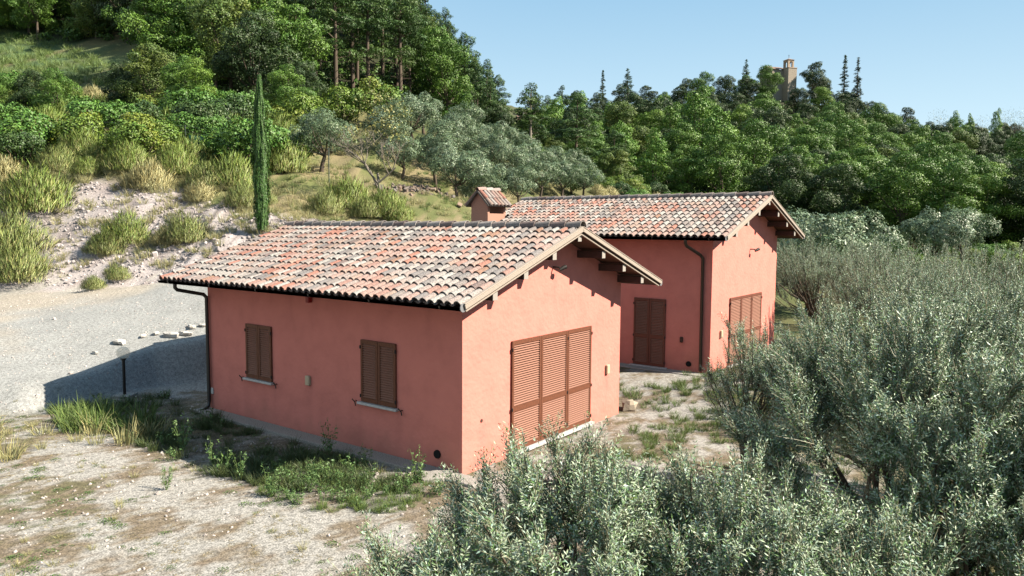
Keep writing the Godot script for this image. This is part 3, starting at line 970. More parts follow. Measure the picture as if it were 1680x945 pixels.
func make_plants() -> void:
	var green := leafy(Color(0.80, 0.95, 0.75), 0.42)
	M.leaf = green
	var broad_cols := {
		"mid": [Color(0.076, 0.126, 0.022), Color(0.064, 0.112, 0.020), Color(0.09, 0.14, 0.026)],
		"bright": [Color(0.10, 0.152, 0.025), Color(0.084, 0.134, 0.023), Color(0.118, 0.165, 0.027)],
		"dark": [Color(0.031, 0.050, 0.018), Color(0.038, 0.057, 0.019), Color(0.026, 0.042, 0.016)],
		"olive_green": [Color(0.088, 0.112, 0.028), Color(0.075, 0.102, 0.026), Color(0.105, 0.12, 0.03)],
	}
	for tone in broad_cols:
		kinds["broad_" + tone] = []
		for v in (3 if tone in ["mid", "dark"] else 2):
			var blobs := broad_blobs()
			var t := MB.new()
			limbs(t, blobs.slice(0, 9), 0.2, 2.6)
			var c := MB.new()
			blob_leaves(c, blobs, 88.0, 0.175, 0.6, broad_cols[tone], 0.4)
			kinds["broad_" + tone].append(proto(t.mesh(), M.bark, c, green))
	kinds["poplar"] = []
	for v in 2:
		var blobs := []
		for k in 13:
			var h := 1.8 + k * 0.72
			var s := 1.5 * sin(clampf((h - 0.6) / 10.6, 0.05, 0.97) * PI) * 0.8 + 0.35
			blobs.append([Vector3(rng.randf_range(-0.7, 0.7), h, rng.randf_range(-0.7, 0.7)), Vector3(s, 0.95, s)])
		var t := MB.new()
		limbs(t, blobs.slice(2, 12), 0.16, 2.0)
		var c := MB.new()
		blob_leaves(c, blobs, 64.0, 0.195, 0.65, [Color(0.092, 0.155, 0.028), Color(0.078, 0.14, 0.026), Color(0.108, 0.168, 0.03)], 0.3)
		kinds["poplar"].append(proto(t.mesh(), M.bark, c, green))
	kinds["pine"] = []
	for v in 3:
		var blobs := []
		for k in 22:
			var h := rng.randf_range(5.0, 13.2)
			var reach := 2.9 * pow(clampf((14.0 - h) / 9.0, 0.05, 1.0), 0.7) * rng.randf_range(0.3, 1.0)
			var a := rng.randf() * TAU
			var s := rng.randf_range(0.75, 1.35)
			blobs.append([Vector3(cos(a) * reach, h, sin(a) * reach), Vector3(s, s * 0.5, s)])
		blobs.append([Vector3(0, 13.4, 0), Vector3(0.7, 0.9, 0.7)])
		var t := MB.new()
		t.tube([Vector3(0, -0.5, 0), Vector3(0.1, 6, 0.05), Vector3(0, 13.2, 0)], [0.26, 0.19, 0.05], 7, false)
		for b in blobs:
			var e: Vector3 = b[0]
			t.tube([Vector3(0, e.y - 0.5, 0), e], [0.07, 0.03], 4, false)
		for k in 10:
			var h := rng.randf_range(2.0, 6.0)
			var a := rng.randf() * TAU
			t.tube([Vector3(0, h, 0), Vector3(cos(a) * 1.3, h + 0.1, sin(a) * 1.3)], [0.04, 0.012], 4, false)
		var c := MB.new()
		blob_leaves(c, blobs, 62.0, 0.30, 0.26, [Color(0.048, 0.080, 0.024), Color(0.038, 0.068, 0.022), Color(0.060, 0.090, 0.026)], 0.35, 0.5)
		kinds["pine"].append(proto(t.mesh(), M.bark_pale if v == 1 else M.bark, c, green))
	kinds["conifer"] = []
	for v in 3:
		var t := MB.new()
		t.tube([Vector3(0, -0.4, 0), Vector3(0, 5, 0), Vector3(0, 10.4, 0)], [0.2, 0.12, 0.02], 6, false)
		var c := MB.new()
		for k in 150:
			var f := pow(rng.randf(), 1.15)
			var h := 1.2 + 9.1 * f
			var reach: float = ([1.75, 2.9, 1.45][v]) * pow(1.0 - f, 0.85) + 0.12
			var a := 2.4 * k + rng.randf()
			var l := reach * rng.randf_range(0.45, 1.15)
			var d := Vector3(cos(a), rng.randf_range(-0.35, 0.05) if v != 1 else rng.randf_range(-0.1, 0.25), sin(a))
			t.tube([Vector3(0, h, 0), Vector3(0, h, 0) + d * l], [0.035, 0.01], 3, false)
			for q in int(8 + l * 24):
				var g := sqrt(rng.randf())
				var p := Vector3(0, h, 0) + d * l * g + Vector3(rng.randfn(0, 0.13), rng.randfn(0, 0.09), rng.randfn(0, 0.13)) * (1.3 - 0.6 * g)
				var nn := (Vector3(0, 0.8, 0) + rand_dir() * 0.7).normalized()
				c.col = shade_of([Color(0.030, 0.058, 0.030), Color(0.05, 0.085, 0.05), Color(0.022, 0.040, 0.022)][v], 0.3)
				c.leaf(p, nn, d + rand_dir() * 0.6, rng.randf_range(0.2, 0.4), 0.09, nn)
		kinds["conifer"].append(proto(t.mesh(), M.bark, c, green))
	kinds["bare"] = []
	for v in 2:
		var t := MB.new()
		bare_branch(t, Vector3(0, -0.3, 0), Vector3(0.05, 1, 0.03), 3.0, 0.2, 5)
		var c := MB.new()
		for k in 500:
			var p := Vector3(0, 6.2, 0) + rand_dir() * Vector3(2.6, 2.6, 2.6) * sqrt(rng.randf())
			c.col = shade_of(Color(0.16, 0.155, 0.10), 0.3)
			c.leaf(p, rand_dir(), rand_dir(), 0.16, 0.09, rand_dir())
		kinds["bare"].append(proto(t.mesh(), M.bark_pale, c, green))
	kinds["autumn"] = []
	var ta := MB.new()
	bare_branch(ta, Vector3(0, -0.2, 0), Vector3(0.03, 1, 0.02), 2.2, 0.11, 5)
	var ca := MB.new()
	blob_leaves(ca, crown_blobs(14, Vector3(0, 4.4, 0), Vector3(2.0, 2.2, 2.0), 0.62), 24.0, 0.12, 0.6, [Color(0.18, 0.15, 0.06), Color(0.15, 0.135, 0.06), Color(0.125, 0.13, 0.05)], 0.35)
	kinds["autumn"].append(proto(ta.mesh(), M.bark_pale, ca, green))
	# grey-green olives of the middle distance
	kinds["olive"] = []
	var grey := leafy(Color(1, 1, 1), 0.2, 0.45)
	for v in 3:
		var blobs := crown_blobs(18, Vector3(0, 2.15, 0), Vector3(1.75, 1.6, 1.75), 0.68)
		var t := MB.new()
		limbs(t, blobs.slice(1, 8), 0.13, 1.0, Vector3(rng.randf_range(-0.2, 0.2), 0, rng.randf_range(-0.2, 0.2)))
		var c := MB.new()
		blob_leaves(c, blobs, 230.0, 0.135, 0.3, [Color(0.098, 0.138, 0.078), Color(0.118, 0.158, 0.098), Color(0.076, 0.112, 0.056)], 0.3, 0.5, 1.0)
		kinds["olive"].append(proto(t.mesh(), M.bark, c, grey))
	# leafy bushes
	for tone in [["bush_green", [Color(0.062, 0.115, 0.024), Color(0.075, 0.13, 0.028)]], ["bush_yellow", [Color(0.115, 0.15, 0.028), Color(0.095, 0.135, 0.027), Color(0.145, 0.155, 0.03)]], ["bush_dark", [Color(0.034, 0.056, 0.02), Color(0.045, 0.07, 0.022)]]]:
		kinds[tone[0]] = []
		for v in 2:
			var blobs := crown_blobs(12, Vector3(0, 0.85, 0), Vector3(1.15, 0.95, 1.15), 0.55)
			var t := MB.new()
			for b in blobs.slice(0, 8):
				var e: Vector3 = b[0]
				t.tube([Vector3(e.x * 0.1, -0.2, e.z * 0.1), e * 0.6, e], [0.05, 0.035, 0.01], 4, false)
			var c := MB.new()
			blob_leaves(c, blobs, 260.0, 0.105, 0.6, tone[1], 0.38)
			kinds[tone[0]].append(proto(t.mesh(), M.bark, c, green, "foliage"))
	# broom: a fan of thin upright rods
	for tone in [["broom_green", Color(0.15, 0.178, 0.046), Color(0.25, 0.205, 0.10)], ["broom_dry", Color(0.34, 0.265, 0.16), Color(0.27, 0.21, 0.12)], ["broom_olive", Color(0.17, 0.18, 0.065), Color(0.27, 0.215, 0.12)]]:
		kinds[tone[0]] = []
		for v in 2:
			var c := MB.new()
			for k in 7500:
				var dd := rand_dir()
				dd.y = absf(dd.y)
				var rr := pow(rng.randf(), 0.42)
				rr *= 1.0 + 0.35 * noise_b.get_noise_3d(dd.x * 14.0 + v * 40, dd.y * 14.0, dd.z * 14.0)
				var p := dd * rr * Vector3(0.95, 1.05, 0.95)
				var d := (Vector3(dd.x * 0.45 * rr, 0.9, dd.z * 0.45 * rr) + rand_dir() * 0.4).normalized()
				var l := rng.randf_range(0.10, 0.30)
				var side := d.cross(rand_dir()).normalized() * rng.randf_range(0.003, 0.007)
				var kk: Color = tone[1] if rng.randf() < 0.55 + 0.4 * p.y else tone[2]
				c.col = shade_of(kk, 0.3)
				var first := c.n.size()
				c.quad(p - side * 0.6, p + side * 0.6, p + d * l * 0.5 + side, p + d * l * 0.5 - side)
				c.tri(p + d * l * 0.5 - side, p + d * l * 0.5 + side, p + d * l)
				var soft := (Vector3(dd.x * rr, 0.7, dd.z * rr) + rand_dir() * 0.5).normalized()
				for q in 7: c.n[first + q] = soft
			kinds[tone[0]].append(proto(null, null, c, green, "foliage"))
	# the cypress
	var cc := MB.new()
	for k in 30000:
		var f := rng.randf()
		var r := 0.46 * pow(sin(clampf(f * 0.93 + 0.045, 0, 1) * PI), 0.45) * (1.0 - 0.5 * f)
		var a := rng.randf() * TAU
		r *= 0.86 + 0.5 * noise_b.get_noise_3d(cos(a) * 14.0, f * 40.0, sin(a) * 14.0) + rng.randf_range(-0.14, 0.1)
		var o := Vector3(cos(a), 0.25, sin(a)).normalized()
		var nn := (o + rand_dir() * 0.6).normalized()
		cc.col = shade_of(Color(0.045, 0.085, 0.020), 0.35)
		cc.leaf(Vector3(cos(a) * r, 0.12 + f * 7.2, sin(a) * r), nn, Vector3(0, 1, 0) + rand_dir() * 0.3, rng.randf_range(0.06, 0.12), 0.032, (nn * 0.75 + o * 0.25).normalized())
	var ct := MB.new()
	ct.tube([Vector3(0, -0.3, 0), Vector3(0, 4, 0), Vector3(0, 7, 0)], [0.12, 0.09, 0.02], 7, false)
	kinds["cypress"] = [proto(ct.mesh(), M.bark, cc, green)]

func bare_branch(m: MB, from: Vector3, dir: Vector3, length: float, r: float, depth: int) -> void:
	var d := dir.normalized()
	var mid := from + d * length * 0.5 + rand_dir() * length * 0.06
	var to := from + d * length + rand_dir() * length * 0.08
	m.tube([from, mid, to], [r, r * 0.8, r * 0.62], 5 if depth > 2 else 3, false)
	if depth <= 0: return
	for k in (3 if depth > 1 else 4):
		var side := rand_dir()
		side.y = absf(side.y) * 0.6 + 0.1
		bare_branch(m, from.lerp(to, rng.randf_range(0.6, 1.0)), d * 0.55 + side * 0.75, length * rng.randf_range(0.55, 0.78), r * 0.55, depth - 1)

func plant(kind: String, called: String, x: float, z: float, size: Vector3, phrase: String, category: String, group: String, label := "", sink := 0.0) -> Node3D:
	var src: Array = kinds[kind]
	var o: Node3D = src[rng.randi() % src.size()].duplicate()
	o.name = numbered(called)
	add_child(o)
	o.position = Vector3(x, ground(x, z) - sink, z)
	o.rotation.y = rng.randf() * TAU
	o.scale = size
	tag(o, label, category, group)
	if label == "": planted.append([o, phrase, x, z])
	return o

var count_words := ["first", "second", "third", "fourth", "fifth", "sixth", "seventh", "eighth", "ninth", "tenth", "eleventh", "twelfth", "thirteenth", "fourteenth", "fifteenth", "sixteenth", "seventeenth", "eighteenth", "nineteenth", "twentieth", "twenty-first", "twenty-second", "twenty-third", "twenty-fourth", "twenty-fifth", "twenty-sixth", "twenty-seventh", "twenty-eighth", "twenty-ninth", "thirtieth", "thirty-first", "thirty-second"]

func place_phrase(x: float, z: float) -> String:
	var az := x / -z
	var y := ground(x, z)
	if az > -0.02 and z < -70:
		var s := "beside the distant field" if az < 0.10 else "left of the bell tower" if az < 0.29 else "below the bell tower" if az < 0.42 else "right of the bell tower" if az < 0.52 else "near the hill's right end"
		var band := "at the wood's foot" if y < 8 else "on the lower slope" if y < 17 else "on the upper slope" if y < 28 else "on the crest"
		return band + " " + s
	if az <= -0.02 and z < -62:
		var s := "behind the olives" if az > -0.2 else "behind the cypress" if az > -0.42 else "above the meadow"
		var band := "at the wood's edge" if y < 19 else "higher in the wood" if y < 32 else "high on the hill"
		return band + " " + s
	if az > -0.05: return "before the right wood, " + ("behind the rear roof" if az < 0.24 else "right of the rear house" if az < 0.47 else "near the right edge")
	var side_of := "by the left edge" if az < -0.58 else "left of the cypress" if az < -0.45 else "just left of the cypress" if az < -0.33 else "right of the cypress"
	return ("low" if y < 10.8 else "halfway up" if y < 13.5 else "high") + " on the hillside " + side_of

func name_planted() -> void:
	var sets := {}
	for e in planted:
		var key: String = e[1] + " " + place_phrase(e[2], e[3])
		if not sets.has(key): sets[key] = []
		sets[key].append(e)
	for key in sets:
		var a: Array = sets[key]
		a.sort_custom(func(p, q): return p[2] / -p[3] < q[2] / -q[3])
		for k in a.size():
			var o: Node3D = a[k][0]
			o.set_meta("label", key if a.size() == 1 else "%s, %s from left" % [key, count_words[mini(k, 31)]])

func scatter(area: Array, spacing: float, tries: int, taken: Array) -> Array:
	var lo := Vector2(1e9, 1e9)
	var hi := Vector2(-1e9, -1e9)
	for p in area:
		lo = lo.min(p)
		hi = hi.max(p)
	var out := []
	for k in tries:
		var q := Vector2(rng.randf_range(lo.x, hi.x), rng.randf_range(lo.y, hi.y))
		if absf(q.x / -q.y) > 0.78: continue
		if not inside(area, q.x, q.y): continue
		var need := spacing * (0.85 + 0.25 * clampf((-q.y - 80) / 120.0, 0, 1))
		var ok := true
		for t in taken:
			if t.distance_squared_to(q) < need * need:
				ok = false
				break
		if ok:
			taken.append(q)
			out.append(q)
	return out

func woods() -> void:
	var taken := []
	# single trees that make the skyline, from the photograph
	var lone := [
		["conifer", "conifer_tree", 984, 200, 0.9, 1.12, "slim conifer spire standing above the crest left of the hilltop", 0],
		["conifer", "conifer_tree", 1024, 196, 1.1, 1.2, "broad pale conifer standing above the crest left of the hilltop", 1],
		["conifer", "conifer_tree", 1214, 202, 0.8, 1.05, "small conifer tip above the crown line left of the bell tower", 1],
		["broad_dark", "pine_tree", 1330, 198, 1.05, 1.1, "broad dark pyramid shaped tree close on the right of the bell tower", 0],
		["conifer", "conifer_tree", 1373, 199, 1.1, 1.4, "thin conifer, left one of the two spires right of the tower", 0],
		["conifer", "conifer_tree", 1394, 198, 1.2, 1.5, "dark conifer, right one of the two spires right of the tower", 2],
		["broad_mid", "broadleaf_tree", 1250, 192, 1.0, 0.95, "rounded green tree on the crest directly left of the bell tower", 0],
		["broad_dark", "broadleaf_tree", 1300, 186, 0.7, 0.62, "low dark tree directly before the bell tower's foot", 0],
		["bare", "bare_tree", 1527, 190, 1.2, 1.3, "sparse grey tree on the skyline above the right slope", 0],
		["bare", "bare_tree", 1597, 190, 1.1, 1.2, "sparse grey tree beside dark ivy trunks on the skyline", 1],
		["bare", "bare_tree", 1640, 186, 1.1, 1.35, "bare pale tree on the skyline near the right edge", 0],
		["bare", "bare_tree", 1668, 184, 1.3, 1.5, "tallest bare pale tree on the skyline at the right edge", 1],
		["poplar", "poplar_tree", 1556, 188, 0.8, 0.95, "ivy covered trunk on the skyline left of the bare trees", 0],
		["poplar", "poplar_tree", 1580, 188, 0.6, 0.95, "narrow ivy covered trunk on the skyline between two grey trees", 1],
		["poplar", "poplar_tree", 1622, 184, 0.75, 1.05, "ivy covered trunk under the two bare pale trees", 0],
		["broad_dark", "broadleaf_tree", 1472, 192, 0.75, 0.9, "round topped dark tree standing clear on the skyline", 0],
		["broad_dark", "broadleaf_tree", 872, 186, 0.5, 0.55, "small dark tree beside the barn roof on the saddle", 1],
		["poplar", "poplar_tree", 912, 128, 1.2, 0.95, "tall green poplar in front of the distant field", 0],
		["poplar", "poplar_tree", 1140, 118, 1.5, 1.25, "tall bright green poplar rising in the middle of the slope", 1],
		["poplar", "poplar_tree", 1176, 112, 1.4, 1.1, "bright green poplar just right of the tallest poplar", 0],
		["pine", "pine_tree", 782, 104, 0.8, 0.78, "pine on the left hill's skyline, left of the last two", 0],
		["pine", "pine_tree", 803, 101, 0.75, 0.72, "tall pine with open crown at the end of the left ridge", 1],
		["pine", "pine_tree", 818, 100, 0.7, 0.62, "last pine at the lower end of the left ridge", 2],
		["pine", "pine_tree", 690, 112, 0.9, 0.8, "dark pine on the left skyline near the picture's top", 0],
		["pine", "pine_tree", 738, 110, 0.9, 0.75, "dark pine standing midway down the left skyline", 1],
		["broad_mid", "broadleaf_tree", 472, 74, 1.05, 1.05, "large sunlit broadleaf tree directly right of the cypress top", 0],
		["broad_bright", "broadleaf_tree", 440, 80, 1.05, 1.2, "bright yellow green tree behind the cypress top", 1],
		["broad_olive_green", "broadleaf_tree", 385, 72, 1.0, 1.05, "brownish green tree with open crown left of the cypress top", 0],
		["broad_mid", "broadleaf_tree", 262, 82, 1.1, 1.1, "large spreading tree at the edge of the meadow", 1],
		["broad_mid", "broadleaf_tree", 285, 80, 1.1, 1.05, "second spreading tree at the meadow's right end", 2],
	]
	for e in lone:
		var d: float = e[3]
		var x: float = (e[2] - 840.0) / 1232.0 * d
		var wide: float = e[4]
		var o := plant(e[0], e[1], x, -d, Vector3(wide, e[5], wide), "", "tree", "", e[6])
		if e[0] == "conifer":      # this very form of the three
			var keep := o.position
			for c in o.get_children():
				o.remove_child(c)
				c.free()
			for c in kinds["conifer"][e[7]].get_children(): o.add_child(c.duplicate())
		taken.append(Vector2(x, -d))
	# the left wood: pines above and behind, broadleaves in front
	for q in scatter(left_wood, 5.2, 12000, taken):
		var depth: float = -q.y
		var az: float = q.x / depth
		var r := rng.randf()
		var s := rng.randf_range(0.85, 1.2)
		if az > -0.07: s *= 0.8
		if az > -0.02: s *= 0.7
		if az > -0.28 and az < -0.02 and depth > 78 and r < 0.92:
			if az > -0.11 and depth < 112 and r < 0.6:
				plant("broad_mid", "broadleaf_tree", q.x, q.y, Vector3(s, s * 1.1, s) * 0.95, "mid green broadleaf tree", "tree", "trees of the left wood")
			else:
				plant("pine", "pine_tree", q.x, q.y, Vector3(s, s, s) * 0.95, "dark tall pine", "tree", "trees of the left wood")
		elif r < 0.2:
			plant("broad_dark", "broadleaf_tree", q.x, q.y, Vector3(s, s, s), "dark broadleaf tree", "tree", "trees of the left wood")
		elif r < 0.55:
			plant("broad_mid", "broadleaf_tree", q.x, q.y, Vector3(s, s, s), "mid green broadleaf tree", "tree", "trees of the left wood")
		elif r < 0.8:
			plant("broad_bright", "broadleaf_tree", q.x, q.y, Vector3(s, s, s) * 0.9, "light green broadleaf tree", "tree", "trees of the left wood")
		else:
			plant("broad_olive_green", "broadleaf_tree", q.x, q.y, Vector3(s, s, s) * 0.9, "olive toned broadleaf tree", "tree", "trees of the left wood")
	# the wooded hill under the bell tower: dark above, lighter below
	for q in scatter(right_wood, 5.0, 16000, taken):
		if Vector2(72, -200).distance_to(q) < 6 or absf(q.x / -q.y - 0.363) < 0.017 and q.y < -158: continue
		var depth: float = -q.y
		var az: float = q.x / depth
		var y := ground(q.x, q.y)
		var r := rng.randf()
		var s := rng.randf_range(0.7, 1.2) * (1.0 - 0.25 * smoothstep(140.0, 185.0, depth))
		var dark := clampf((y - 8.0) / 18.0, 0.15, 0.85)
		if az < 0.22 and y < 22 and r < 0.30:
			plant("poplar", "poplar_tree", q.x, q.y, Vector3(s, s * 0.85, s), "light green upright poplar", "tree", "trees of the right hill")
		elif az < 0.16 and r < 0.55:
			plant("pine", "pine_tree", q.x, q.y, Vector3(s, s * 0.8, s) * 0.9, "dull green pine", "tree", "trees of the right hill")
		elif rng.randf() < dark:
			plant("broad_dark", "evergreen_tree", q.x, q.y, Vector3(s, s * 0.85, s), "dark round evergreen tree", "tree", "trees of the right hill")
		elif r < 0.62:
			plant("broad_mid", "broadleaf_tree", q.x, q.y, Vector3(s, s * 0.95, s), "mid green broadleaf tree", "tree", "trees of the right hill")
		elif r < 0.86:
			plant("broad_bright", "broadleaf_tree", q.x, q.y, Vector3(s, s * 0.9, s) * 0.9, "light green broadleaf tree", "tree", "trees of the right hill")
		else:
			plant("broad_olive_green", "broadleaf_tree", q.x, q.y, Vector3(s, s * 0.9, s) * 0.9, "yellowish green tree", "tree", "trees of the right hill")
	# undergrowth that closes the wood's floor
	var clump := MB.new()
	clump.use_col = true
	blob_leaves(clump, crown_blobs(5, Vector3(0, 0.5, 0), Vector3(1.1, 0.7, 1.1), 0.6), 24.0, 0.3, 0.6, [Color(0.05, 0.085, 0.02), Color(0.07, 0.11, 0.026)])
	var cm := clump.mesh()
	var places := []
	for area in [left_wood, right_wood]:
		for q in scatter(area, 2.6, 9000, []):
			if Vector2(72, -200).distance_to(q) < 4: continue
			places.append(Transform3D(Basis(Vector3.UP, rng.randf() * TAU).scaled(Vector3.ONE * rng.randf_range(0.7, 1.5)), Vector3(q.x, ground(q.x, q.y), q.y)))
	tag(many("undergrowth", cm, M.leaf, places), "low green undergrowth covering the floor of the woods", "undergrowth")

func hillside() -> void:
	plant("cypress", "cypress_tree", -11.3, -34.0, Vector3(1, 0.95, 1), "", "tree", "", "tall narrow dark green cypress behind the front house")
	# olives of the middle distance: picture column, metres away, size
	var k := 0
	for e in [[528, 47, 1.0, "round grey olive nearest the cypress"], [545, 54, 0.95, "olive half hidden behind the round grey olive"], [640, 56, 1.25, "large olive behind the yellowing tree"], [678, 60, 1.4, "tall grey olive right of the yellowing tree"], [715, 52, 1.15, "olive with visible trunk above the rubble"], [745, 60, 1.2, "olive behind the one with visible trunk"], [772, 54, 1.1, "pale olive up behind the chimney"], [800, 58, 1.15, "olive right above the chimney"], [835, 60, 1.1, "grey olive above the rear roof's left end"], [868, 64, 1.15, "olive in the row above the rear roof"], [902, 68, 1.1, "olive farther along the row above the rear roof"], [935, 71, 1.05, "last small olive of the row above the rear roof"], [750, 48, 0.9, "low olive left behind the chimney"], [790, 49, 0.95, "low olive close behind the chimney cap"], [850, 52, 0.95, "low olive just over the rear roof ridge"], [695, 66, 1.2, "olive at the wood's edge behind the others"],
		[725, 57, 1.25, "grey olive between the trunked one and the slope top"], [760, 63, 1.25, "upper olive of the grove over the chimney"], [785, 61, 1.2, "olive wedged between two others over the chimney"], [820, 66, 1.2, "upper grove olive over the rear roof's left end"], [850, 70, 1.2, "upper grove olive over the rear ridge"], [885, 60, 1.1, "lower grove olive just above the rear ridge"], [920, 63, 1.1, "lower grove olive farther right above the rear ridge"], [955, 66, 1.0, "small end olive of the lower row above the ridge"], [815, 52, 1.0, "low front olive over the rear roof's left end"], [660, 51, 1.1, "olive close on the right of the yellowing tree"],
		[1335, 38, 1.35, "big smooth olive right of the rear house"], [1300, 44, 1.2, "olive peeping out behind the rear house's gable"], [1395, 46, 1.2, "olive behind the big smooth one"], [1530, 66, 1.5, "grey olive in front of the dark wood at right"], [1575, 68, 1.4, "second grey olive in front of the dark wood at right"]]:
		var d: float = e[1]
		var s: float = e[2]
		if e[0] < 1000 and d > 48.5: s *= 0.78
		plant("olive", "olive_tree", (e[0] - 840.0) / 1232.0 * d, -d, Vector3(s, s * 0.98, s), "", "tree", "olive trees", e[3])
	plant("autumn", "yellowing_tree", -7.3, -40.5, Vector3(1, 1.02, 1), "", "tree", "", "thin half bare tree with yellowing leaves among the olives")
	# bushes and broom on the hillside and the bank
	var spots := [
		["broom_green", 60, 37.0, 1.9, "large yellow green broom at the left edge above the scree"], ["broom_olive", 15, 34.0, 1.7, "olive toned broom at the left edge lower on the scree"], ["broom_olive", 30, 31.8, 1.45, "straw coloured broom at the foot of the scree, left edge"],
		["broom_green", 205, 34.5, 1.25, "broom bush in the middle of the scree"], ["broom_olive", 175, 33.8, 0.9, "low greyish broom left of the one in mid scree"], ["broom_olive", 305, 34.2, 1.15, "tan broom on the right part of the scree"], ["broom_dry", 270, 34.0, 0.7, "small dry clump between two scree brooms"], ["broom_olive", 190, 31.2, 0.55, "small tuft at the scree's foot"], ["broom_olive", 150, 30.4, 0.5, "tiny tuft on the gravel below the scree"],
		["broom_green", 145, 40.5, 0.85, "bright little broom above the scree"], ["broom_green", 215, 41.0, 1.4, "green broom left of the blond dry clump"], ["broom_dry", 248, 39.6, 1.35, "blond dry grass clump on top of the scree"], ["broom_green", 290, 41.5, 1.4, "green broom right of the blond dry clump"], ["broom_olive", 340, 40.0, 1.3, "mixed broom above the scree's right end"], ["broom_dry", 330, 38.6, 0.9, "dry tuft over the scree's right end"], ["broom_green", 385, 40.5, 1.6, "tall broom close left of the cypress"], ["broom_olive", 400, 37.5, 1.0, "low broom at the cypress foot"], ["broom_dry", 10, 41.0, 1.2, "dry clump at the left edge over the broom"], ["broom_olive", 100, 42.0, 1.2, "olive broom behind the large one"], ["broom_olive", 440, 38.5, 0.6, "small tuft right of the cypress"],
		["broom_green", 570, 40.0, 1.45, "broad green broom under the grey olive"], ["broom_green", 630, 39.0, 1.25, "green broom beside the yellowing trunk"], ["broom_olive", 535, 38.0, 1.0, "dull broom over the front roof ridge"], ["broom_olive", 600, 38.2, 0.9, "dull broom between two green ones"], ["broom_green", 655, 38.6, 0.8, "little broom right of the yellowing trunk"],
	]
	for e in spots:
		var d: float = e[2]
		var s: float = e[3]
		plant(e[0], "broom_shrub", (e[1] - 840.0) / 1232.0 * d, -d, Vector3(s, s, s), "", "shrub", "broom shrubs on the slope", e[4])
	# mixed thicket between the bank and the wood
	var taken := []
	for area in [poly([-37, -43, -14, -43, -13, -48, -17, -58, -18, -66, -33, -68, -50, -76, -62, -78])]:
		for q in scatter(area, 2.3, 2600, taken):
			var r := rng.randf()
			var s := rng.randf_range(0.8, 1.45)
			if r < 0.12: plant("bush_yellow", "shrub", q.x, q.y, Vector3(s, s * 0.9, s), "yellow green shrub", "shrub", "shrubs of the thicket")
			elif r < 0.28: plant("bush_green", "shrub", q.x, q.y, Vector3(s, s, s) * 1.2, "leafy green shrub", "shrub", "shrubs of the thicket")
			elif r < 0.36: plant("bush_dark", "shrub", q.x, q.y, Vector3(s, s, s) * 1.1, "dark shrub", "shrub", "shrubs of the thicket")
			elif r < 0.85: plant("broom_green", "broom_shrub", q.x, q.y, Vector3(s, s, s) * 1.3, "green broom shrub", "shrub", "shrubs of the thicket")
			else: plant("broom_dry", "broom_shrub", q.x, q.y, Vector3(s, s, s), "dry pale shrub", "shrub", "shrubs of the thicket")
	for e in [["broad_dark", 60, 60, 0.40, "large dark bush in front of the meadow at left"], ["broad_mid", 105, 58, 0.42, "large green bush in front of the meadow"], ["broad_mid", 18, 60, 0.36, "green bush at the left edge before the meadow"], ["broad_dark", 212, 64, 0.48, "dark bush under the spreading trees"], ["broad_olive_green", 255, 63, 0.6, "feathery green bush left of the yellow green tree"], ["broad_mid", 305, 60, 0.55, "bush in the hollow left of the cypress"], ["broad_bright", 335, 58, 0.5, "yellow green bush left of the cypress top"], ["bush_dark", 365, 54, 1.6, "dark bush close left of the cypress"], ["broad_mid", 478, 62, 0.5, "green bush right of the cypress"], ["bush_yellow", 505, 58, 1.6, "yellow bush above the round olive"], ["broad_dark", 500, 66, 0.5, "dark bush under the sunlit broadleaf tree"], ["bush_yellow", 560, 66, 1.7, "yellow bush at the pine wood's foot"], ["bush_yellow", 620, 68, 1.9, "pale bush rising behind the yellowing tree"], ["bush_yellow", 150, 108, 1.6, "yellowish bush at the meadow's upper edge"], ["bush_yellow", 60, 116, 2.2, "round yellowish bush above the meadow at left"], ["bush_green", 25, 124, 3.2, "green thicket above the meadow's left end"], ["bush_green", 110, 122, 3.0, "green thicket over the meadow's middle"]]:
		var d: float = e[2]
		var s: float = e[3]
		plant(e[0], "bush", (e[1] - 840.0) / 1232.0 * d, -d, Vector3(s, s, s), "", "bush", "bushes on the left hillside", e[4])
	var taken2 := []
	for q in scatter(poly([2, -64, 12, -72, 22, -50, 40, -44, 60, -62, 60, -80, 43, -81, 30, -84, 12, -94, 1, -92]), 2.4, 2600, taken2):
		var r := rng.randf()
		var s := rng.randf_range(0.7, 1.3)
		var name_of: String = "bush_yellow" if r < 0.4 else "bush_green" if r < 0.75 else "bush_dark" if r < 0.85 else "broom_dry"
		var p := {"bush_yellow": "yellowish shrub", "bush_green": "low green shrub", "bush_dark": "low dark shrub", "broom_dry": "low dry shrub"}
		plant(name_of, "shrub", q.x, q.y, Vector3(s, s * 0.85, s), p[name_of], "shrub", "shrubs before the right hill")

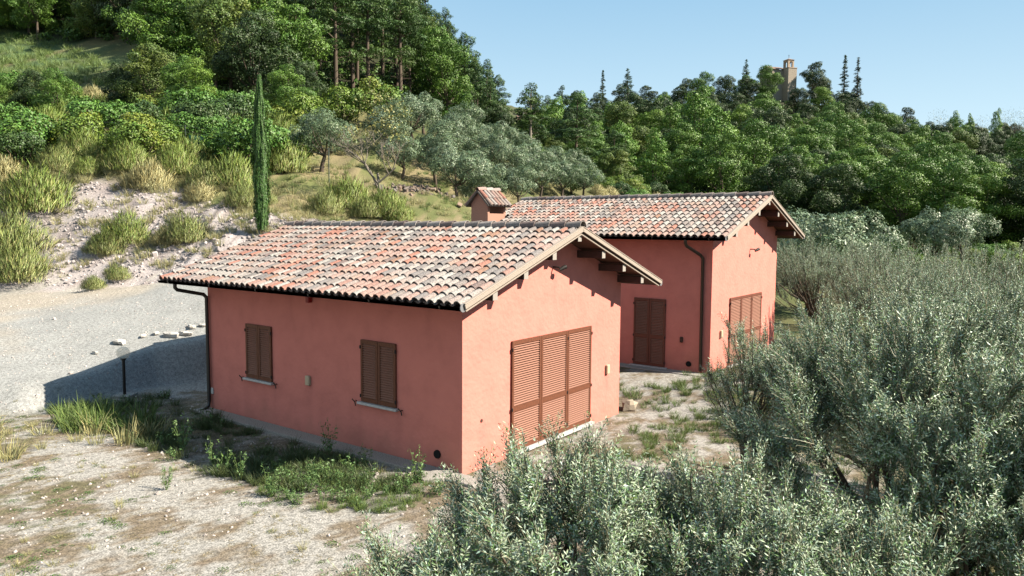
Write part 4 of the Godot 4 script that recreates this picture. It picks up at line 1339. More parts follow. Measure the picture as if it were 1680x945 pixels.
func sprig(kind: int) -> MB:
	var m := MB.new()
	m.use_col = true
	var l := 0.42
	m.col = Color(0.16, 0.15, 0.10)
	m.tube([Vector3.ZERO, Vector3(0.02, l * 0.5, 0.01), Vector3(0.0, l, 0.03)], [0.005, 0.004, 0.0015], 3, false)
	for k in 15:
		var h := 0.04 + l * 0.95 * k / 15.0
		var turn := 1.57 * k + rng.randf_range(-0.5, 0.5)
		for s in [0.0, PI]:
			var o := Vector3(cos(turn + s), 0, sin(turn + s))
			var up := rng.randf_range(0.35, 1.1)
			var along := (o + Vector3(0, up, 0)).normalized()
			var nn := (Vector3(0, 1, 0) - o * up + rand_dir() * 0.5).normalized()
			var ll := rng.randf_range(0.046, 0.072) * (1.0 - 0.3 * k / 15.0)
			var r := rng.randf()
			var c := Color(0.080, 0.136, 0.064)
			if r < 0.40: c = Color(0.205, 0.258, 0.195)
			elif r < 0.5: c = Color(0.06, 0.112, 0.045)
			if kind == 1 and r > 0.6: c = Color(0.075, 0.13, 0.035)
			m.col = shade_of(c, 0.25)
			m.leaf(Vector3(0, h, 0) + along * ll * 0.55, nn, along, ll, ll * 0.27, nn)
	return m

func near_olive(x: float, z: float, height: float, reach: float, sprigs: int, label: String, meshes: Array, m: Material) -> void:
	var y0 := ground(x, z) - 0.05
	var o := thing("olive_tree", label, "tree", Vector3(x, y0, z), 0.0, "olive trees")
	var plumes := []
	var n := int(26 + 16 * reach * reach)
	for k in n:
		var d := rand_dir()
		if d.y < -0.3 and rng.randf() < 0.75: d.y = -d.y
		var base := Vector3(d.x * reach * 0.66, height * 0.52 + d.y * height * 0.24, d.z * reach * 0.66) * 1.0
		var axis := (Vector3(d.x, 0, d.z) * 0.55 + Vector3(0, 0.9 + 0.5 * d.y, 0) + rand_dir() * 0.25).normalized()
		plumes.append([base - axis * 0.2, axis, height * rng.randf_range(0.16, 0.33), rng.randf_range(0.13, 0.25)])
	var ends := []
	for k in mini(n, 22): ends.append([plumes[k][0]])
	var t := MB.new()
	limbs(t, ends, 0.045 + 0.035 * reach, height * 0.25, Vector3(rng.randf_range(-0.2, 0.2), 0, rng.randf_range(-0.2, 0.2)))
	for p in plumes: t.tube([p[0], p[0] + p[1] * p[2]], [0.018, 0.005], 4, false)
	put("trunk", t.mesh(), M.bark, o)
	var lists := [[], [], []]
	for p in plumes:
		var axis: Vector3 = p[1]
		var u := axis.cross(Vector3(0.3, 0.2, 0.9)).normalized()
		var v := axis.cross(u)
		for k in int(1.15 * sprigs / n):
			var f := pow(rng.randf(), 0.85)
			var a := rng.randf() * TAU
			var radial := u * cos(a) + v * sin(a)
			var pos: Vector3 = p[0] + axis * p[2] * f + radial * p[3] * (1.05 - 0.85 * f) * sqrt(rng.randf())
			if pos.y < 0.2: continue
			var grow := (axis * 0.8 + radial * 0.75 * (1.1 - f) + rand_dir() * 0.35).normalized()
			var side := grow.cross(rand_dir()).normalized()
			var bas := Basis(side, grow, side.cross(grow)).scaled_local(Vector3.ONE * rng.randf_range(0.65, 1.15))
			lists[rng.randi() % 3].append(Transform3D(bas, pos - grow * 0.15))
	for k in 3:
		many("foliage", meshes[k], m, lists[k], o)

func grove() -> void:
	var m := leafy(Color(1, 1, 1), 0.2, 0.48)
	m.metallic_specular = 0.4
	var meshes := [sprig(0).mesh(), sprig(0).mesh(), sprig(1).mesh()]
	# picture column, metres away, height, reach, sprigs
	for e in [[925, 6.8, 2.85, 1.3, 2300, "silvery olive at the bottom in front of the shuttered gable"],
		[665, 6.2, 2.35, 0.75, 900, "low olive shoots at the bottom left of the olive mass"],
		[770, 6.2, 2.2, 0.95, 1300, "small olive left of the one before the shuttered gable"],
		[1210, 7.0, 2.75, 1.25, 1700, "olive at the bottom right of the shuttered gable"],
		[1060, 5.6, 1.9, 0.9, 900, "low olive along the picture's bottom edge"],
		[1500, 8.6, 3.95, 2.0, 5400, "largest olive, filling the right foreground"],
		[1690, 8.0, 3.7, 1.5, 2400, "olive cut off by the right edge in the foreground"],
		[1430, 6.2, 2.4, 1.1, 1300, "low dark olive under the largest one"],
		[1440, 12.5, 4.05, 1.55, 2500, "olive whose shoots reach the rear house's gable"],
		[1600, 13.0, 4.2, 2.0, 2900, "tall olive behind the largest one"],
		[1238, 14.0, 3.3, 0.8, 620, "thin young olive before the rear house's corner"],
		[1560, 17.5, 4.3, 2.1, 1700, "olive in the second row behind the largest one"],
		[1475, 21.5, 4.2, 2.0, 1500, "olive in the second row beside the rear house"],
		[1640, 19.0, 4.4, 2.2, 1700, "olive in the second row near the right edge"],
		[1335, 29.0, 3.9, 1.9, 1100, "olive standing right beside the rear house's gable"],
		[1320, 35.0, 4.2, 2.2, 1000, "olive behind the one beside the rear gable"],
		[1410, 33.0, 4.2, 2.2, 1000, "olive in the gap right of the rear house"],
		[1610, 7.2, 2.7, 1.25, 1400, "low olive at the lower right under the largest ones"],
		[1450, 27.0, 4.3, 2.3, 1200, "olive in the third row behind the grove"],
		[1570, 29.0, 4.5, 2.4, 1200, "middle olive in the third row"],
		[1680, 27.0, 4.5, 2.4, 1200, "olive in the third row at the right edge"]]:
		var d: float = e[1]
		near_olive((e[0] - 840.0) / 1232.0 * d, -d, e[2], e[3], e[4], e[5], meshes, m)

func tuft(kind: String) -> MB:
	var m := MB.new()
	m.use_col = true
	if kind == "leafy":
		m.col = Color(0.10, 0.14, 0.05)
		for s in 5:
			var a := rng.randf() * TAU
			var tip := Vector3(cos(a) * 0.16, rng.randf_range(0.25, 0.5), sin(a) * 0.16)
			m.tube([Vector3.ZERO, tip * 0.6, tip], [0.004, 0.003, 0.002], 3, false)
			for k in 12:
				var p := tip * rng.randf_range(0.2, 1.0) + rand_dir() * 0.045
				var nn := (Vector3(0, 0.8, 0) + rand_dir()).normalized()
				m.col = shade_of(Color(0.072, 0.108, 0.042), 0.3)
				m.leaf(p, nn, rand_dir(), rng.randf_range(0.04, 0.09), 0.03, nn)
		return m
	if kind == "mat":
		for k in 70:
			var a := rng.randf() * TAU
			var r := sqrt(rng.randf()) * 0.16
			var nn := (Vector3(0, 1, 0) + rand_dir() * 0.7).normalized()
			m.col = shade_of(Color(0.062, 0.088, 0.03), 0.35)
			m.leaf(Vector3(cos(a) * r, 0.015 + 0.05 * (1 - r * 6) * rng.randf(), sin(a) * r), nn, rand_dir(), rng.randf_range(0.03, 0.06), 0.018, nn)
		return m
	var base: Color = {"dry": Color(0.25, 0.20, 0.12), "shadegrass": Color(0.055, 0.065, 0.028), "green": Color(0.10, 0.125, 0.043), "litter": Color(0.17, 0.12, 0.082)}[kind]  # shadegrass: grass tone darkened to deepen the front house's shade
	for k in (60 if kind != "litter" else 40):
		var a := rng.randf() * TAU
		var foot := Vector3(cos(a), 0, sin(a)) * sqrt(rng.randf()) * 0.11
		var lean := Vector3(cos(a), 0, sin(a)) * rng.randf_range(0.1, 0.7) + rand_dir() * 0.2
		if kind == "litter": lean = rand_dir() * 2.2
		var l := rng.randf_range(0.1, 0.3)
		if kind == "litter": l *= 0.5
		var d := (Vector3(0, 1, 0) + lean).normalized()
		if kind == "litter": d.y = absf(d.y) * 0.3
		var side := d.cross(rand_dir()).normalized() * 0.0038
		m.col = shade_of(base, 0.3)
		var mid := foot + d * l * 0.55
		var tip := foot + d * l + Vector3(lean.x, -0.25, lean.z) * l * 0.3
		m.quad(foot - side, foot + side, mid + side * 0.8, mid - side * 0.8)
		m.tri(mid - side * 0.8, mid + side * 0.8, tip)
	return m

func spread(called: String, kind: String, area: Array, count: int, lo: float, hi: float, want: Callable, label: String) -> void:
	var a := Vector2(1e9, 1e9)
	var b := Vector2(-1e9, -1e9)
	for p in area:
		a = a.min(p)
		b = b.max(p)
	var places := []
	for k in count:
		var x := rng.randf_range(a.x, b.x)
		var z := rng.randf_range(a.y, b.y)
		if not inside(area, x, z) or rng.randf() > want.call(x, z) or in_house(x, z): continue
		places.append(Transform3D(Basis(Vector3.UP, rng.randf() * TAU).scaled(Vector3(1, rng.randf_range(0.7, 1.3), 1) * rng.randf_range(lo, hi)), Vector3(x, ground(x, z) - 0.01, z)))
	tag(many(called, tuft(kind).mesh(), M.leaf, places), label, "grass")

func in_house(x: float, z: float) -> bool:
	for h in [[Vector2(-0.944, -14.236), 6.29, 8.66], [Vector2(6.063, -22.71), 6.157, 8.52]]:
		var d: Vector2 = Vector2(x, z) - h[0]
		var a := d.x * 0.596 - d.y * 0.803
		var b := -d.x * 0.803 - d.y * 0.596
		if a > -0.05 and a < h[1] + 0.05 and b > -0.05 and b < h[2] + 0.05: return true
	return false

func rock(parent: Node, called: String, pos: Vector3, size: Vector3, m: Material) -> MeshInstance3D:
	var k := MB.new()
	var rings := 5
	var segs := 8
	var off := rng.randf() * 100.0
	var pt := func(r: int, s: int) -> Vector3:
		var e := -PI / 2 + PI * r / rings
		var a := TAU * (s % segs) / segs
		var d := Vector3(cos(e) * cos(a), sin(e), cos(e) * sin(a))
		var c := Vector3(signf(d.x) * pow(absf(d.x), 0.75), signf(d.y) * pow(absf(d.y), 0.75), signf(d.z) * pow(absf(d.z), 0.75))
		return c * size * 0.5 * (1.0 + 0.6 * noise.get_noise_3d(d.x * 9 + off, d.y * 9, d.z * 9))
	for r in rings:
		for s in segs:
			k.quad(pt.call(r, s), pt.call(r + 1, s), pt.call(r + 1, s + 1), pt.call(r, s + 1))
	return put(called, k.mesh(), m, parent, Transform3D(Basis(Vector3.UP, rng.randf() * TAU), pos))

func small_things() -> void:
	# globe lamp on its post at the foot of the gravel bank
	var lp := Vector3(-10.85, ground(-10.85, -20.75), -20.75)
	var l := thing("garden_lamp", "garden lamp with pale globe on a black post below the gravel bank", "lamp", lp)
	var b := MB.new()
	b.tube([Vector3(0, 0, 0), Vector3(0, 1.02, 0), Vector3(0, 1.08, 0)], [0.04, 0.04, 0.085], 12)
	put("post", b.mesh(), M.iron, l)
	var ball := SphereMesh.new()
	ball.radius = 0.175
	ball.height = 0.35
	put("globe", ball, M.glass, l, Transform3D(Basis(), Vector3(0, 1.24, 0)))
	part_box("base_plate", l, Vector3(0, 0.02, 0), Vector3(0.5, 0.1, 0.5), M.concrete, 0.01)
	# row of stones on the bank's edge
	var row := [[-12.25, -23.19, 0.75, "wide flat stone above the lamp on the gravel bank's edge"], [-11.75, -23.75, 0.40, "stone next to the wide flat one above the lamp"], [-11.45, -24.0, 0.42, "small stone right of the lamp on the bank's edge"], [-10.86, -23.75, 0.85, "largest long stone of the row on the bank's edge"], [-10.45, -23.85, 0.62, "stone beside the largest one in the bank row"], [-10.5, -24.44, 0.55, "stone two places left of the downpipe in the bank row"], [-10.2, -24.55, 0.42, "stone just left of the downpipe in the bank row"], [-9.9, -24.7, 0.45, "stone at the row's end behind the downpipe"], [-12.5, -22.3, 0.34, "small stone at the left end of the bank row"]]
	for e in row:
		tag(rock(self, "stone", Vector3(e[0], ground(e[0], e[1]) + 0.04, e[1]), Vector3(e[2], e[2] * 0.32, e[2] * 0.5) * 0.8, M.stone), e[3], "stone", "stones along the bank")
	tag(rock(self, "stone", Vector3(3.15, 0.1, -19.7), Vector3(0.5, 0.38, 0.4), M.stone_warm), "brown rounded rock at the back corner of the front house", "stone")
	tag(rock(self, "stone_slab", Vector3(-1.45, 0.03, -14.15), Vector3(0.85, 0.14, 0.5), M.concrete), "flat grey slab lying by the front house's near corner", "slab")
	tag(rock(self, "stone", Vector3(0.9, 0.05, -13.9), Vector3(0.4, 0.2, 0.3), M.stone), "whitish stone by the threshold of the front gable", "stone")
	# rubble heap on the grass bank
	var heap := MB.new()
	heap.use_col = true
	for k in 110:
		var a := rng.randf() * TAU
		var r := rng.randfn(0, 0.9)
		var x := -6.0 + cos(a) * r * 1.4
		var z := -46.5 + sin(a) * r
		heap.col = shade_of(Color(0.46, 0.40, 0.34), 0.25)
		heap.box(Vector3(x, ground(x, z) + rng.randf() * 0.18, z), Vector3(rng.randf_range(0.12, 0.4), rng.randf_range(0.1, 0.24), rng.randf_range(0.12, 0.35)), Basis.from_euler(rand_dir() * 3.0), 0.02)
	tag(put("rubble_heap", heap.mesh(), M.scree), "heap of broken stones on the grass bank above the roof ridge", "rubble", "", "stuff")
	# concrete strip round the front house, and one along the rear one
	for e in [[Vector3(-0.944, 0, -14.236), [[-0.42, 4.1, 0.42, 9.4, 0.0]]], [Vector3(6.063, 0, -22.71), [[-0.5, 1.9, 0.5, 3.6, 0.325]]]]:
		for q in e[1]:
			var bm := MB.new()
			bm.box(Vector3.ZERO, Vector3(q[2] if q[2] < 2 else q[2], 0.12, q[3] if q[3] > 2 else 0.6), Basis(), 0.012)
			var o := put("concrete_path", bm.mesh(), M.concrete)
			o.rotation.y = 0.9321
			o.position = e[0] + Basis(Vector3.UP, 0.9321) * at(q[0] * 0.5, q[1], q[4])
			if q[2] > 2: o.position = e[0] + Basis(Vector3.UP, 0.9321) * at(q[0], -0.3, q[4])
			tag(o, "narrow concrete strip along the house wall", "", "", "structure")
	# wire fence on the hillside
	var fence := thing("wire_fence", "thin wire fence with dark posts half lost in the broom", "fence")
	var tops := []
	for k in 9:
		var x := -34.0 + 2.9 * k
		var z := -46.5 + 0.25 * k
		var y := ground(x, z)
		var pm := MB.new()
		pm.tube([Vector3(0, -0.4, 0), Vector3(0, 2.0, 0)], [0.035, 0.035], 6)
		put("post", pm.mesh(), M.wire, fence, Transform3D(Basis(), Vector3(x, y, z)))
		tops.append(Vector3(x, y, z))
	for h in [0.4, 0.8, 1.2, 1.6, 1.95]:
		var wm := MB.new()
		var pts := []
		var rr := []
		for p in tops:
			pts.append(p + Vector3(0, h, 0.04))
			rr.append(0.008)
		wm.tube(pts, rr, 4)
		put("wire", wm.mesh(), M.wire, fence)
	var net := MB.new()
	for k in 4:
		var x0 := -19.6 + 1.6 * k
		var z0 := -46.0
		var y0 := ground(x0, z0)
		var y1 := ground(x0 + 1.6, z0)
		for j in 6:
			var u0 := j / 6.0
			var u1 := (j + 1) / 6.0
			var f := func(u: float, v: float) -> Vector3: return Vector3(x0 + 1.6 * u, lerpf(y0, y1, u) + v * 1.5, z0 + 0.07 * sin((k + u) * 9.0 + v * 3.0))
			net.quad(f.call(u0, 0.0), f.call(u1, 0.0), f.call(u1, 1.0), f.call(u0, 1.0))
	tag(put("shade_net", net.mesh(), M.net), "strip of green shade netting hung left of the cypress", "netting")
	# bell tower on the hilltop
	var tp := Vector3(72.0, ground(72.0, -200.0) - 1.0, -200.0)
	tp.y = 40.2
	var t := thing("bell_tower", "square stone bell tower with open belfry on the hilltop", "tower", tp, 0.35)
	t.scale = Vector3.ONE * 0.74
	part_box("shaft", t, Vector3(0, -1.0, 0), Vector3(3.6, 18.8, 3.6), M.tower)
	part_box("cornice", t, Vector3(0, 8.5, 0), Vector3(3.85, 0.25, 3.85), M.tower_light)
	for sx in [-1.0, 1.0]:
		for sz in [-1.0, 1.0]:
			part_box("belfry_pier", t, Vector3(-0.35 + sx * 0.95, 9.7, sz * 0.95), Vector3(0.65, 2.2, 0.65), M.tower_light)
	part_box("belfry_head", t, Vector3(-0.35, 11.05, 0), Vector3(2.55, 0.55, 2.55), M.tower_light)
	var arch := MB.new()
	for turn in [0.0, PI / 2]:
		var bs := Basis(Vector3.UP, turn)
		for s in [-1.0, 1.0]:
			for k in 4:
				var a0 := PI * 0.5 * k / 4.0
				var a1 := PI * 0.5 * (k + 1) / 4.0
				for e in [-1.24, 1.24]:
					var p0 := Vector3(s * 0.62 * cos(a0), 10.2 + 0.6 * sin(a0), e)
					var p1 := Vector3(s * 0.62 * cos(a1), 10.2 + 0.6 * sin(a1), e)
					var q := [p0, Vector3(s * 0.64, p0.y, e), Vector3(s * 0.64, 10.8, e), Vector3(p1.x, 10.8, e)]
					arch.quad(Vector3(-0.35, 0, 0) + bs * p0, Vector3(-0.35, 0, 0) + bs * Vector3(s * 0.64, p0.y, e), Vector3(-0.35, 0, 0) + bs * Vector3(s * 0.64, 10.8, e), Vector3(-0.35, 0, 0) + bs * p1)
	put("arch", arch.mesh(), M.tower_light, t)
	var roof := MB.new()
	var c := Vector3(-0.35, 12.0, 0)
	var q4 := [Vector3(-1.85, 11.32, 1.5), Vector3(1.15, 11.32, 1.5), Vector3(1.15, 11.32, -1.5), Vector3(-1.85, 11.32, -1.5)]
	for k in 4: roof.tri(q4[k], q4[(k + 1) % 4], c)
	roof.quad(q4[3], q4[2], q4[1], q4[0])
	put("roof", roof.mesh(), M.tiles[8], t)
	part_box("cross", t, Vector3(-0.35, 12.6, 0), Vector3(0.09, 1.3, 0.09), M.iron)
	part_box("cross", t, Vector3(-0.35, 12.9, 0), Vector3(0.6, 0.09, 0.1), M.iron)
	var ch := thing("stone_church", "low stone building joined to the bell tower's left side", "building", tp + Vector3(-3.4, -1.2, -2.2), 0.35)
	part_box("wall", ch, Vector3(0, 0.2, 0), Vector3(4.6, 14.0, 5.0), M.tower)
	var cr := MB.new()
	cr.quad(Vector3(-2.6, 7.22, 2.8), Vector3(2.5, 7.22, 2.8), Vector3(2.5, 8.4, 0), Vector3(-2.6, 8.4, 0))
	cr.quad(Vector3(2.5, 7.22, -2.8), Vector3(-2.6, 7.22, -2.8), Vector3(-2.6, 8.4, 0), Vector3(2.5, 8.4, 0))
	cr.tri(Vector3(-2.6, 7.22, -2.8), Vector3(-2.6, 7.22, 2.8), Vector3(-2.6, 8.4, 0))
	put("roof", cr.mesh(), M.channel, ch)
	# the barn roof on the saddle
	var bp := Vector3(4.6, 4.84 + (372.0 - 216.0) / 1232.0 * 184.0, -184.0)
	var barn := thing("stone_barn", "low barn with brown tiled roof seen on the saddle between the hills", "building", bp, 0.1)
	part_box("wall", barn, Vector3(0, 0.2, 0), Vector3(7.0, 4.0, 5.0), M.tower_light)
	var br := MB.new()
	br.quad(Vector3(-3.8, 2.1, 2.9), Vector3(3.8, 2.1, 2.9), Vector3(3.8, 3.5, 0), Vector3(-3.8, 3.5, 0))
	br.quad(Vector3(3.8, 2.1, -2.9), Vector3(-3.8, 2.1, -2.9), Vector3(-3.8, 3.5, 0), Vector3(3.8, 3.5, 0))
	put("roof", br.mesh(), M.channel, barn)
	part_box("chimney", barn, Vector3(-2.4, 3.6, 0.4), Vector3(0.7, 1.0, 0.7), M.white)

func ground_cover() -> void:
	var yard := poly([-22, -19.5, -12.5, -19, -10, -21.5, -7.7, -20, -1.6, -14.6, -0.5, -13.2, 4, -12, 4, -6, -14, -6, -24, -12])
	var wn := func(x: float, z: float) -> float: return clampf(0.25 + 1.8 * noise.get_noise_2d(x * 3.0, z * 3.0), 0.0, 1.0)
	spread("dry_litter", "litter", yard, 14000, 0.4, 1.1, wn, "brown dry plant litter over the gravel yard")
	spread("dry_grass", "dry", yard, 2600, 0.2, 0.6, func(x, z): return clampf(0.08 + 1.2 * noise.get_noise_2d(x * 3.0 + 9, z * 3.0), 0.0, 1.0), "dry straw coloured grass tufts in the gravel yard")
	spread("weed_mats", "mat", yard, 5200, 0.25, 0.9, func(x, z): return clampf(0.2 + 1.5 * noise_b.get_noise_2d(x * 3.0, z * 3.0), 0.0, 1.0), "low green weed mats dotted over the gravel yard")
	# the shaded weeds before the long wall and the green patch at the near corner
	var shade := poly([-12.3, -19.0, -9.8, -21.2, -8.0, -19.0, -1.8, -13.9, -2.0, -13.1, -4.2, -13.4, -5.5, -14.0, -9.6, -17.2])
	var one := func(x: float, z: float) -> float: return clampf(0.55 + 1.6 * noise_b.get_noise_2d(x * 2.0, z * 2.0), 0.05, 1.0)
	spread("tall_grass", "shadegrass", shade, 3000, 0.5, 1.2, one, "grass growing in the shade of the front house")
	spread("shade_weeds", "leafy", shade, 260, 0.5, 1.1, one, "leafy weeds along the shaded long wall")
	var patch := poly([-4.6, -14.4, -1.5, -14.0, -1.2, -13.0, -2.0, -12.2, -3.4, -12.4, -4.6, -13.2])
	spread("green_weeds", "leafy", patch, 170, 0.35, 0.75, one, "bright green weeds at the house's near corner")
	spread("green_grass", "green", patch, 520, 0.3, 0.75, func(x, z): return clampf(0.35 + 2.4 * noise_b.get_noise_2d(x * 4.0, z * 4.0), 0.0, 1.0), "short green grass at the house's near corner")
	spread("meadow_grass", "green", poly([-11.5, -18.8, -9.0, -18.6, -8.3, -17.0, -10.6, -17.2]), 120, 1.3, 2.4, one, "tall green and straw grass at the edge of the house's shadow")
	spread("straw_grass", "dry", poly([-13.5, -19.0, -8.4, -17.6, -7.6, -15.2, -10.5, -15.0, -14.5, -17.0]), 48, 0.8, 2.2, one, "tall dry grass stalks by the shadow's edge")
	# court between the two houses and the ground under the olives
	var court := poly([1.2, -13.0, 3.6, -19.5, 2.5, -23, 6.0, -22.8, 10.5, -27, 14, -25, 12, -12, 4, -10])
	spread("court_grass", "green", court, 4200, 0.5, 1.0, func(x, z): return clampf(0.35 + 1.6 * noise_b.get_noise_2d(x * 2.0 + 30, z * 2.0), 0.0, 1.0), "patchy grass in the court between the houses")
	spread("court_litter", "litter", court, 1200, 0.5, 1.0, wn, "brown litter in the court between the houses")
	spread("grove_grass", "dry", poly([4, -11, 12, -12, 16, -26, 30, -34, 30, -8, 6, -5, 2, -6]), 2200, 0.8, 1.7, func(_x, _z): return 0.8, "dry grass on the ground under the olives")
	spread("bank_grass", "dry", bank, 2600, 0.8, 1.6, func(x, z): return clampf(0.5 + noise_b.get_noise_2d(x * 2.0, z * 2.0), 0.0, 1.0), "dry grass on the bank behind the front house")
	spread("bank_green", "green", bank, 1300, 0.8, 1.5, func(x, z): return clampf(0.2 + 1.5 * noise_b.get_noise_2d(x * 2.0 + 70, z * 2.0), 0.0, 1.0), "green grass on the bank behind the front house")
	spread("meadow_tufts", "green", meadow, 2600, 2.0, 4.5, func(_x, _z): return 0.8, "tall grass of the meadow on the upper left hill")
	spread("scree_grass", "dry", poly([-32, -32, -9, -32, -9, -40, -32, -42]), 1300, 0.8, 1.9, func(_x, _z): return 0.7, "dry tufts over the stony slope")
	# stones on the scree and on the gravel
	var sm := MB.new()
	sm.use_col = true
	sm.box(Vector3(0, 0.2, 0), Vector3(1.0, 0.55, 0.8), Basis.from_euler(Vector3(0.2, 0.3, 0.1)), 0.14)
	var places := []
	var tints := []
	for k in 9000:
		var x := rng.randf_range(-33, -8.5)
		var z := rng.randf_range(-39.5, -30.5)
		if not inside(scree, x, z): continue
		var s := 0.05 + 0.13 * pow(rng.randf(), 3.0)
		if rng.randf() < 0.012: s *= 2.4
		places.append(Transform3D(Basis.from_euler(rand_dir() * 2.0).scaled(Vector3.ONE * s), Vector3(x, ground(x, z), z)))
		var g := rng.randf_range(0.65, 1.25)
		tints.append(Color(g, g * 0.98, g * 0.97))
	tag(many("scree_stones", sm.mesh(), M.scree, places, self, tints), "loose purplish grey stones covering the cut slope", "stones")
	places = []
	tints = []
	for k in 11000:
		var x := rng.randf_range(-20, 3)
		var z := rng.randf_range(-30.5, -7.5)
		if in_house(x, z) or noise.get_noise_2d(x * 3.0, z * 3.0) > 0.2: continue
		var s := 0.016 + 0.05 * pow(rng.randf(), 3.5)
		if rng.randf() < 0.01: s *= 2.5
		places.append(Transform3D(Basis.from_euler(rand_dir() * 2.0).scaled(Vector3.ONE * s), Vector3(x, ground(x, z), z)))
		var g := rng.randf_range(0.8, 1.35)
		tints.append(Color(g, g * 0.98, g * 0.93))
	tag(many("yard_pebbles", sm.mesh(), M.scree, places, self, tints), "pale pebbles strewn over the gravel yard", "pebbles")
	# weeds that stand out singly
	var leafy_weed := MB.new()
	leafy_weed.use_col = true
	for s in 7:
		var a := rng.randf() * TAU
		var tip := Vector3(cos(a) * 0.2, rng.randf_range(0.5, 0.85), sin(a) * 0.2)
		leafy_weed.col = Color(0.12, 0.15, 0.06)
		leafy_weed.tube([Vector3(0, -0.03, 0), tip * 0.6 + Vector3(0, 0.04, 0), tip], [0.007, 0.005, 0.002], 4, false)
		for k in 26:
			var nn := (Vector3(0, 0.7, 0) + rand_dir()).normalized()
			leafy_weed.col = shade_of(Color(0.085, 0.125, 0.05), 0.3)
			leafy_weed.leaf(tip * rng.randf_range(0.15, 1.0) + rand_dir() * 0.06, nn, rand_dir(), rng.randf_range(0.05, 0.1), 0.032, nn)
	var weed_mesh := leafy_weed.mesh()
	for e in [[-7.03, -15.75, 1.0, "tall leafy weed at the front edge of the house's shadow"], [-5.98, -14.75, 0.75, "leafy weed at the shadow's edge before the long wall"], [-5.17, -14.03, 0.7, "small weed at the very corner of the roof's shadow"], [-3.86, -15.6, 0.9, "thin weed standing between the two windows"], [-2.9, -14.7, 0.6, "weed in front of the window nearest the corner"], [-1.75, -13.9, 0.8, "pale weed stalk beside the round vent"], [-6.3, -13.4, 0.6, "green weed alone in the sunny yard"], [-4.3, -13.1, 0.7, "weed at the left of the green patch"]]:
		var s: float = e[2]
		var o := put("tall_weed", weed_mesh, M.leaf, self, Transform3D(Basis(Vector3.UP, rng.randf() * TAU).scaled(Vector3.ONE * s), Vector3(e[0], ground(e[0], e[1]), e[1])))
		tag(o, e[3], "weed", "weeds before the long wall")

func sky_picture() -> ImageTexture:
	var w := 512
	var h := 256
	var im := Image.create(w, h, false, Image.FORMAT_RGBF)
	var sun := Vector3(1.183, 1.0, 0.218).normalized()
	for y in h:
		var e := PI * (0.5 - (y + 0.5) / h)
		for x in w:
			var a := TAU * (x + 0.5) / w
			var d := Vector3(-sin(a) * cos(e), sin(e), -cos(a) * cos(e))
			var up := clampf(d.y, 0.0, 1.0)
			var t := pow(1.0 - up, 3.2)
			var c := Color(0.022, 0.105, 0.205).lerp(Color(0.275, 0.335, 0.345), t)
			var g := maxf(d.dot(sun), 0.0)
			var near := 0.70 * pow(g, 1.6) + 0.4 * pow(g, 16.0)
			c = c.lerp(Color(0.315, 0.335, 0.34), clampf(near, 0.0, 0.9))
			if d.y < 0.0: c = Color(0.29, 0.325, 0.335).lerp(Color(0.08, 0.075, 0.06), clampf(-d.y * 9.0, 0, 1))
			im.set_pixel(x, y, c)
	return ImageTexture.create_from_image(im)

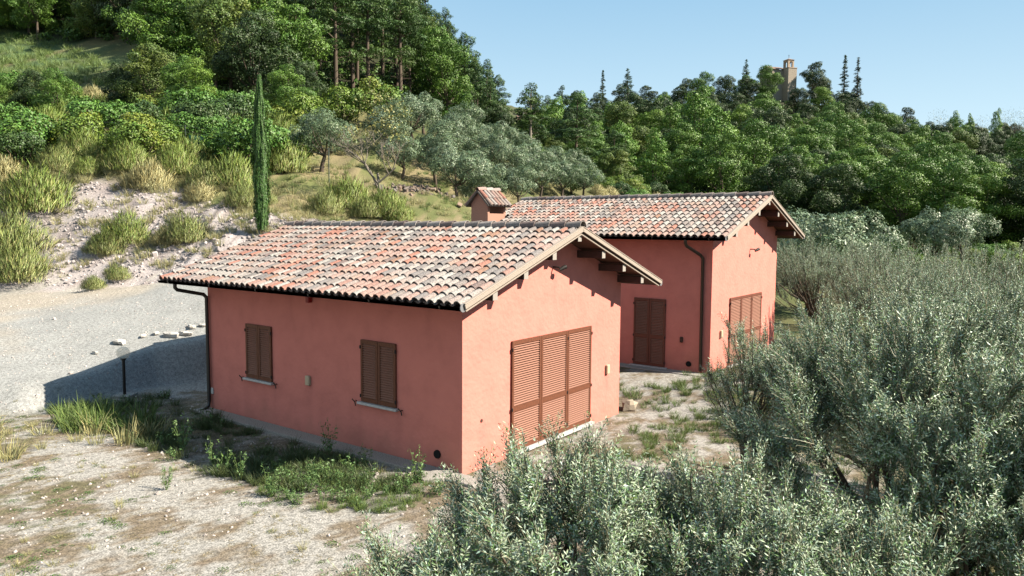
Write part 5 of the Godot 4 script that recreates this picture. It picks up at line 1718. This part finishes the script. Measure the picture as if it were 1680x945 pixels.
# ------------------------------------------------------------------ scene
func _ready() -> void:
	rng.seed = 20240917
	noise.seed = 5
	noise.noise_type = FastNoiseLite.TYPE_SIMPLEX
	noise.frequency = 0.08
	noise.fractal_octaves = 3
	noise_b.seed = 17
	noise_b.noise_type = FastNoiseLite.TYPE_SIMPLEX
	noise_b.frequency = 0.11
	noise_b.fractal_octaves = 3
	var cam := Camera3D.new()
	cam.name = "camera"
	cam.fov = 41.98
	cam.near = 0.1
	cam.far = 2000.0
	cam.position = Vector3(0, 4.837, 0)
	cam.rotation = Vector3(-0.08128, 0, 0.0068)
	add_child(cam)
	cam.current = true
	var env := Environment.new()
	env.background_mode = Environment.BG_SKY
	var sky := Sky.new()
	var pano := PanoramaSkyMaterial.new()
	pano.panorama = sky_picture()
	sky.sky_material = pano
	env.sky = sky
	env.tonemap_mode = Environment.TONE_MAPPER_LINEAR
	env.tonemap_exposure = 3.4
	env.sdfgi_enabled = true
	env.ssao_enabled = true
	env.ssil_enabled = true
	var we := WorldEnvironment.new()
	we.name = "world_environment"
	we.environment = env
	add_child(we)
	var sun := DirectionalLight3D.new()
	sun.name = "sun"
	sun.light_energy = 1.6
	sun.light_color = Color(1.0, 0.955, 0.88)
	sun.light_angular_distance = 0.5
	sun.shadow_enabled = true
	add_child(sun)
	sun.look_at_from_position(Vector3.ZERO, Vector3(-1.183, -1.0, -0.218), Vector3.UP)
	make_materials()
	var pts := []
	for e in [[-16, -22, 1.0], [-20, -24, 1.3], [-22, -29, 1.85], [-17, -28, 1.9], [-12.4, -19.9, 0.65], [-12.15, -21.3, 0.66], [-11.5, -22.4, 1.0], [-11, -23.5, 1.28], [-9.2, -25, 1.55], [-6, -28, 2.3], [-13, -27, 1.9],
		[-21.5, -31.5, 1.9], [-16.1, -31, 2.3], [-12.8, -31.5, 3.0], [-9.5, -31.5, 3.4], [-30, -31.5, 2.0], [-26, -38, 5.8], [-21.9, -38, 6.3], [-18.2, -38, 6.0], [-15.3, -37, 5.4], [-12.5, -35, 4.75], [-11.3, -34, 4.75],
		[-10.8, -37, 5.5], [-8.6, -38, 5.3], [-4.8, -42, 5.7], [-2.7, -42, 5.4], [-12, -46, 7.9], [-6.5, -50, 7.6], [-4.2, -52, 7.0], [0, -40, 4.0], [3, -34, 1.8],
		[-35.5, -52, 10.4], [-27, -52, 10.8], [-20.7, -52, 10.4], [-16.5, -52, 9.6], [-51, -75, 17.1], [-42, -75, 17.7], [-36, -75, 17.1], [-43, -85, 21.5], [-63, -105, 28.9], [-75, -110, 31.4], [-26.8, -75, 16.5], [-19.9, -72, 14.9], [-14.3, -88, 19.3],
		[-50, -115, 36], [-30, -110, 32.7], [-13, -115, 27], [-3.7, -115, 15.5], [0.9, -110, 10.5], [-17, -150, 36], [-41, -150, 48], [-5, -150, 22], [4, -140, 18], [-102, -150, 52],
		[-5, -62, 11.3], [-0.5, -62, 8.6], [4.1, -85, 11.9], [6.9, -85, 9.1], [11, -85, 8.8], [18, -85, 7.5], [14.8, -60, 4.0], [28, -78, 2.2], [40, -75, 2.2], [51, -75, 1.6],
		[12, -20, 0.1], [20, -20, -0.5], [20, -10, -0.9], [25, -30, -0.3], [30, -45, 0.4], [12, -36, 1.0], [20, -52, 1.6],
		[4.4, -180, 29], [24.7, -190, 31], [58, -200, 37.5], [73, -200, 38.0], [87.6, -200, 35], [101, -195, 26], [117, -190, 23.5], [129.5, -190, 24], [17, -130, 17.2], [39, -135, 17.7], [59, -130, 12.5], [77, -125, 7.5], [82, -120, 6.5], [30, -105, 8.5],
		[0, -300, 33], [100, -300, 28], [200, -300, 10], [-100, -300, 60], [200, -100, 0], [150, 0, -3], [-120, 0, 10], [-40, 0, 1.5], [-30, -12, 0.8], [0, 20, -1], [100, 40, -2], [-60, 50, 4]]:
		pts.append(Vector3(e[0], e[2], e[1]))
	solve_terrain(pts)
	var t0 := Time.get_ticks_msec()
	build_ground()
	print("ground ", Time.get_ticks_msec() - t0)
	front_house()
	rear_house()
	print("houses ", Time.get_ticks_msec() - t0)
	make_plants()
	print("plants ", Time.get_ticks_msec() - t0)
	woods()
	print("woods ", Time.get_ticks_msec() - t0)
	hillside()
	grove()
	small_things()
	ground_cover()
	name_planted()
	for k in kinds:
		for o in kinds[k]: o.free()
	print("all ", Time.get_ticks_msec() - t0, " planted ", planted.size())
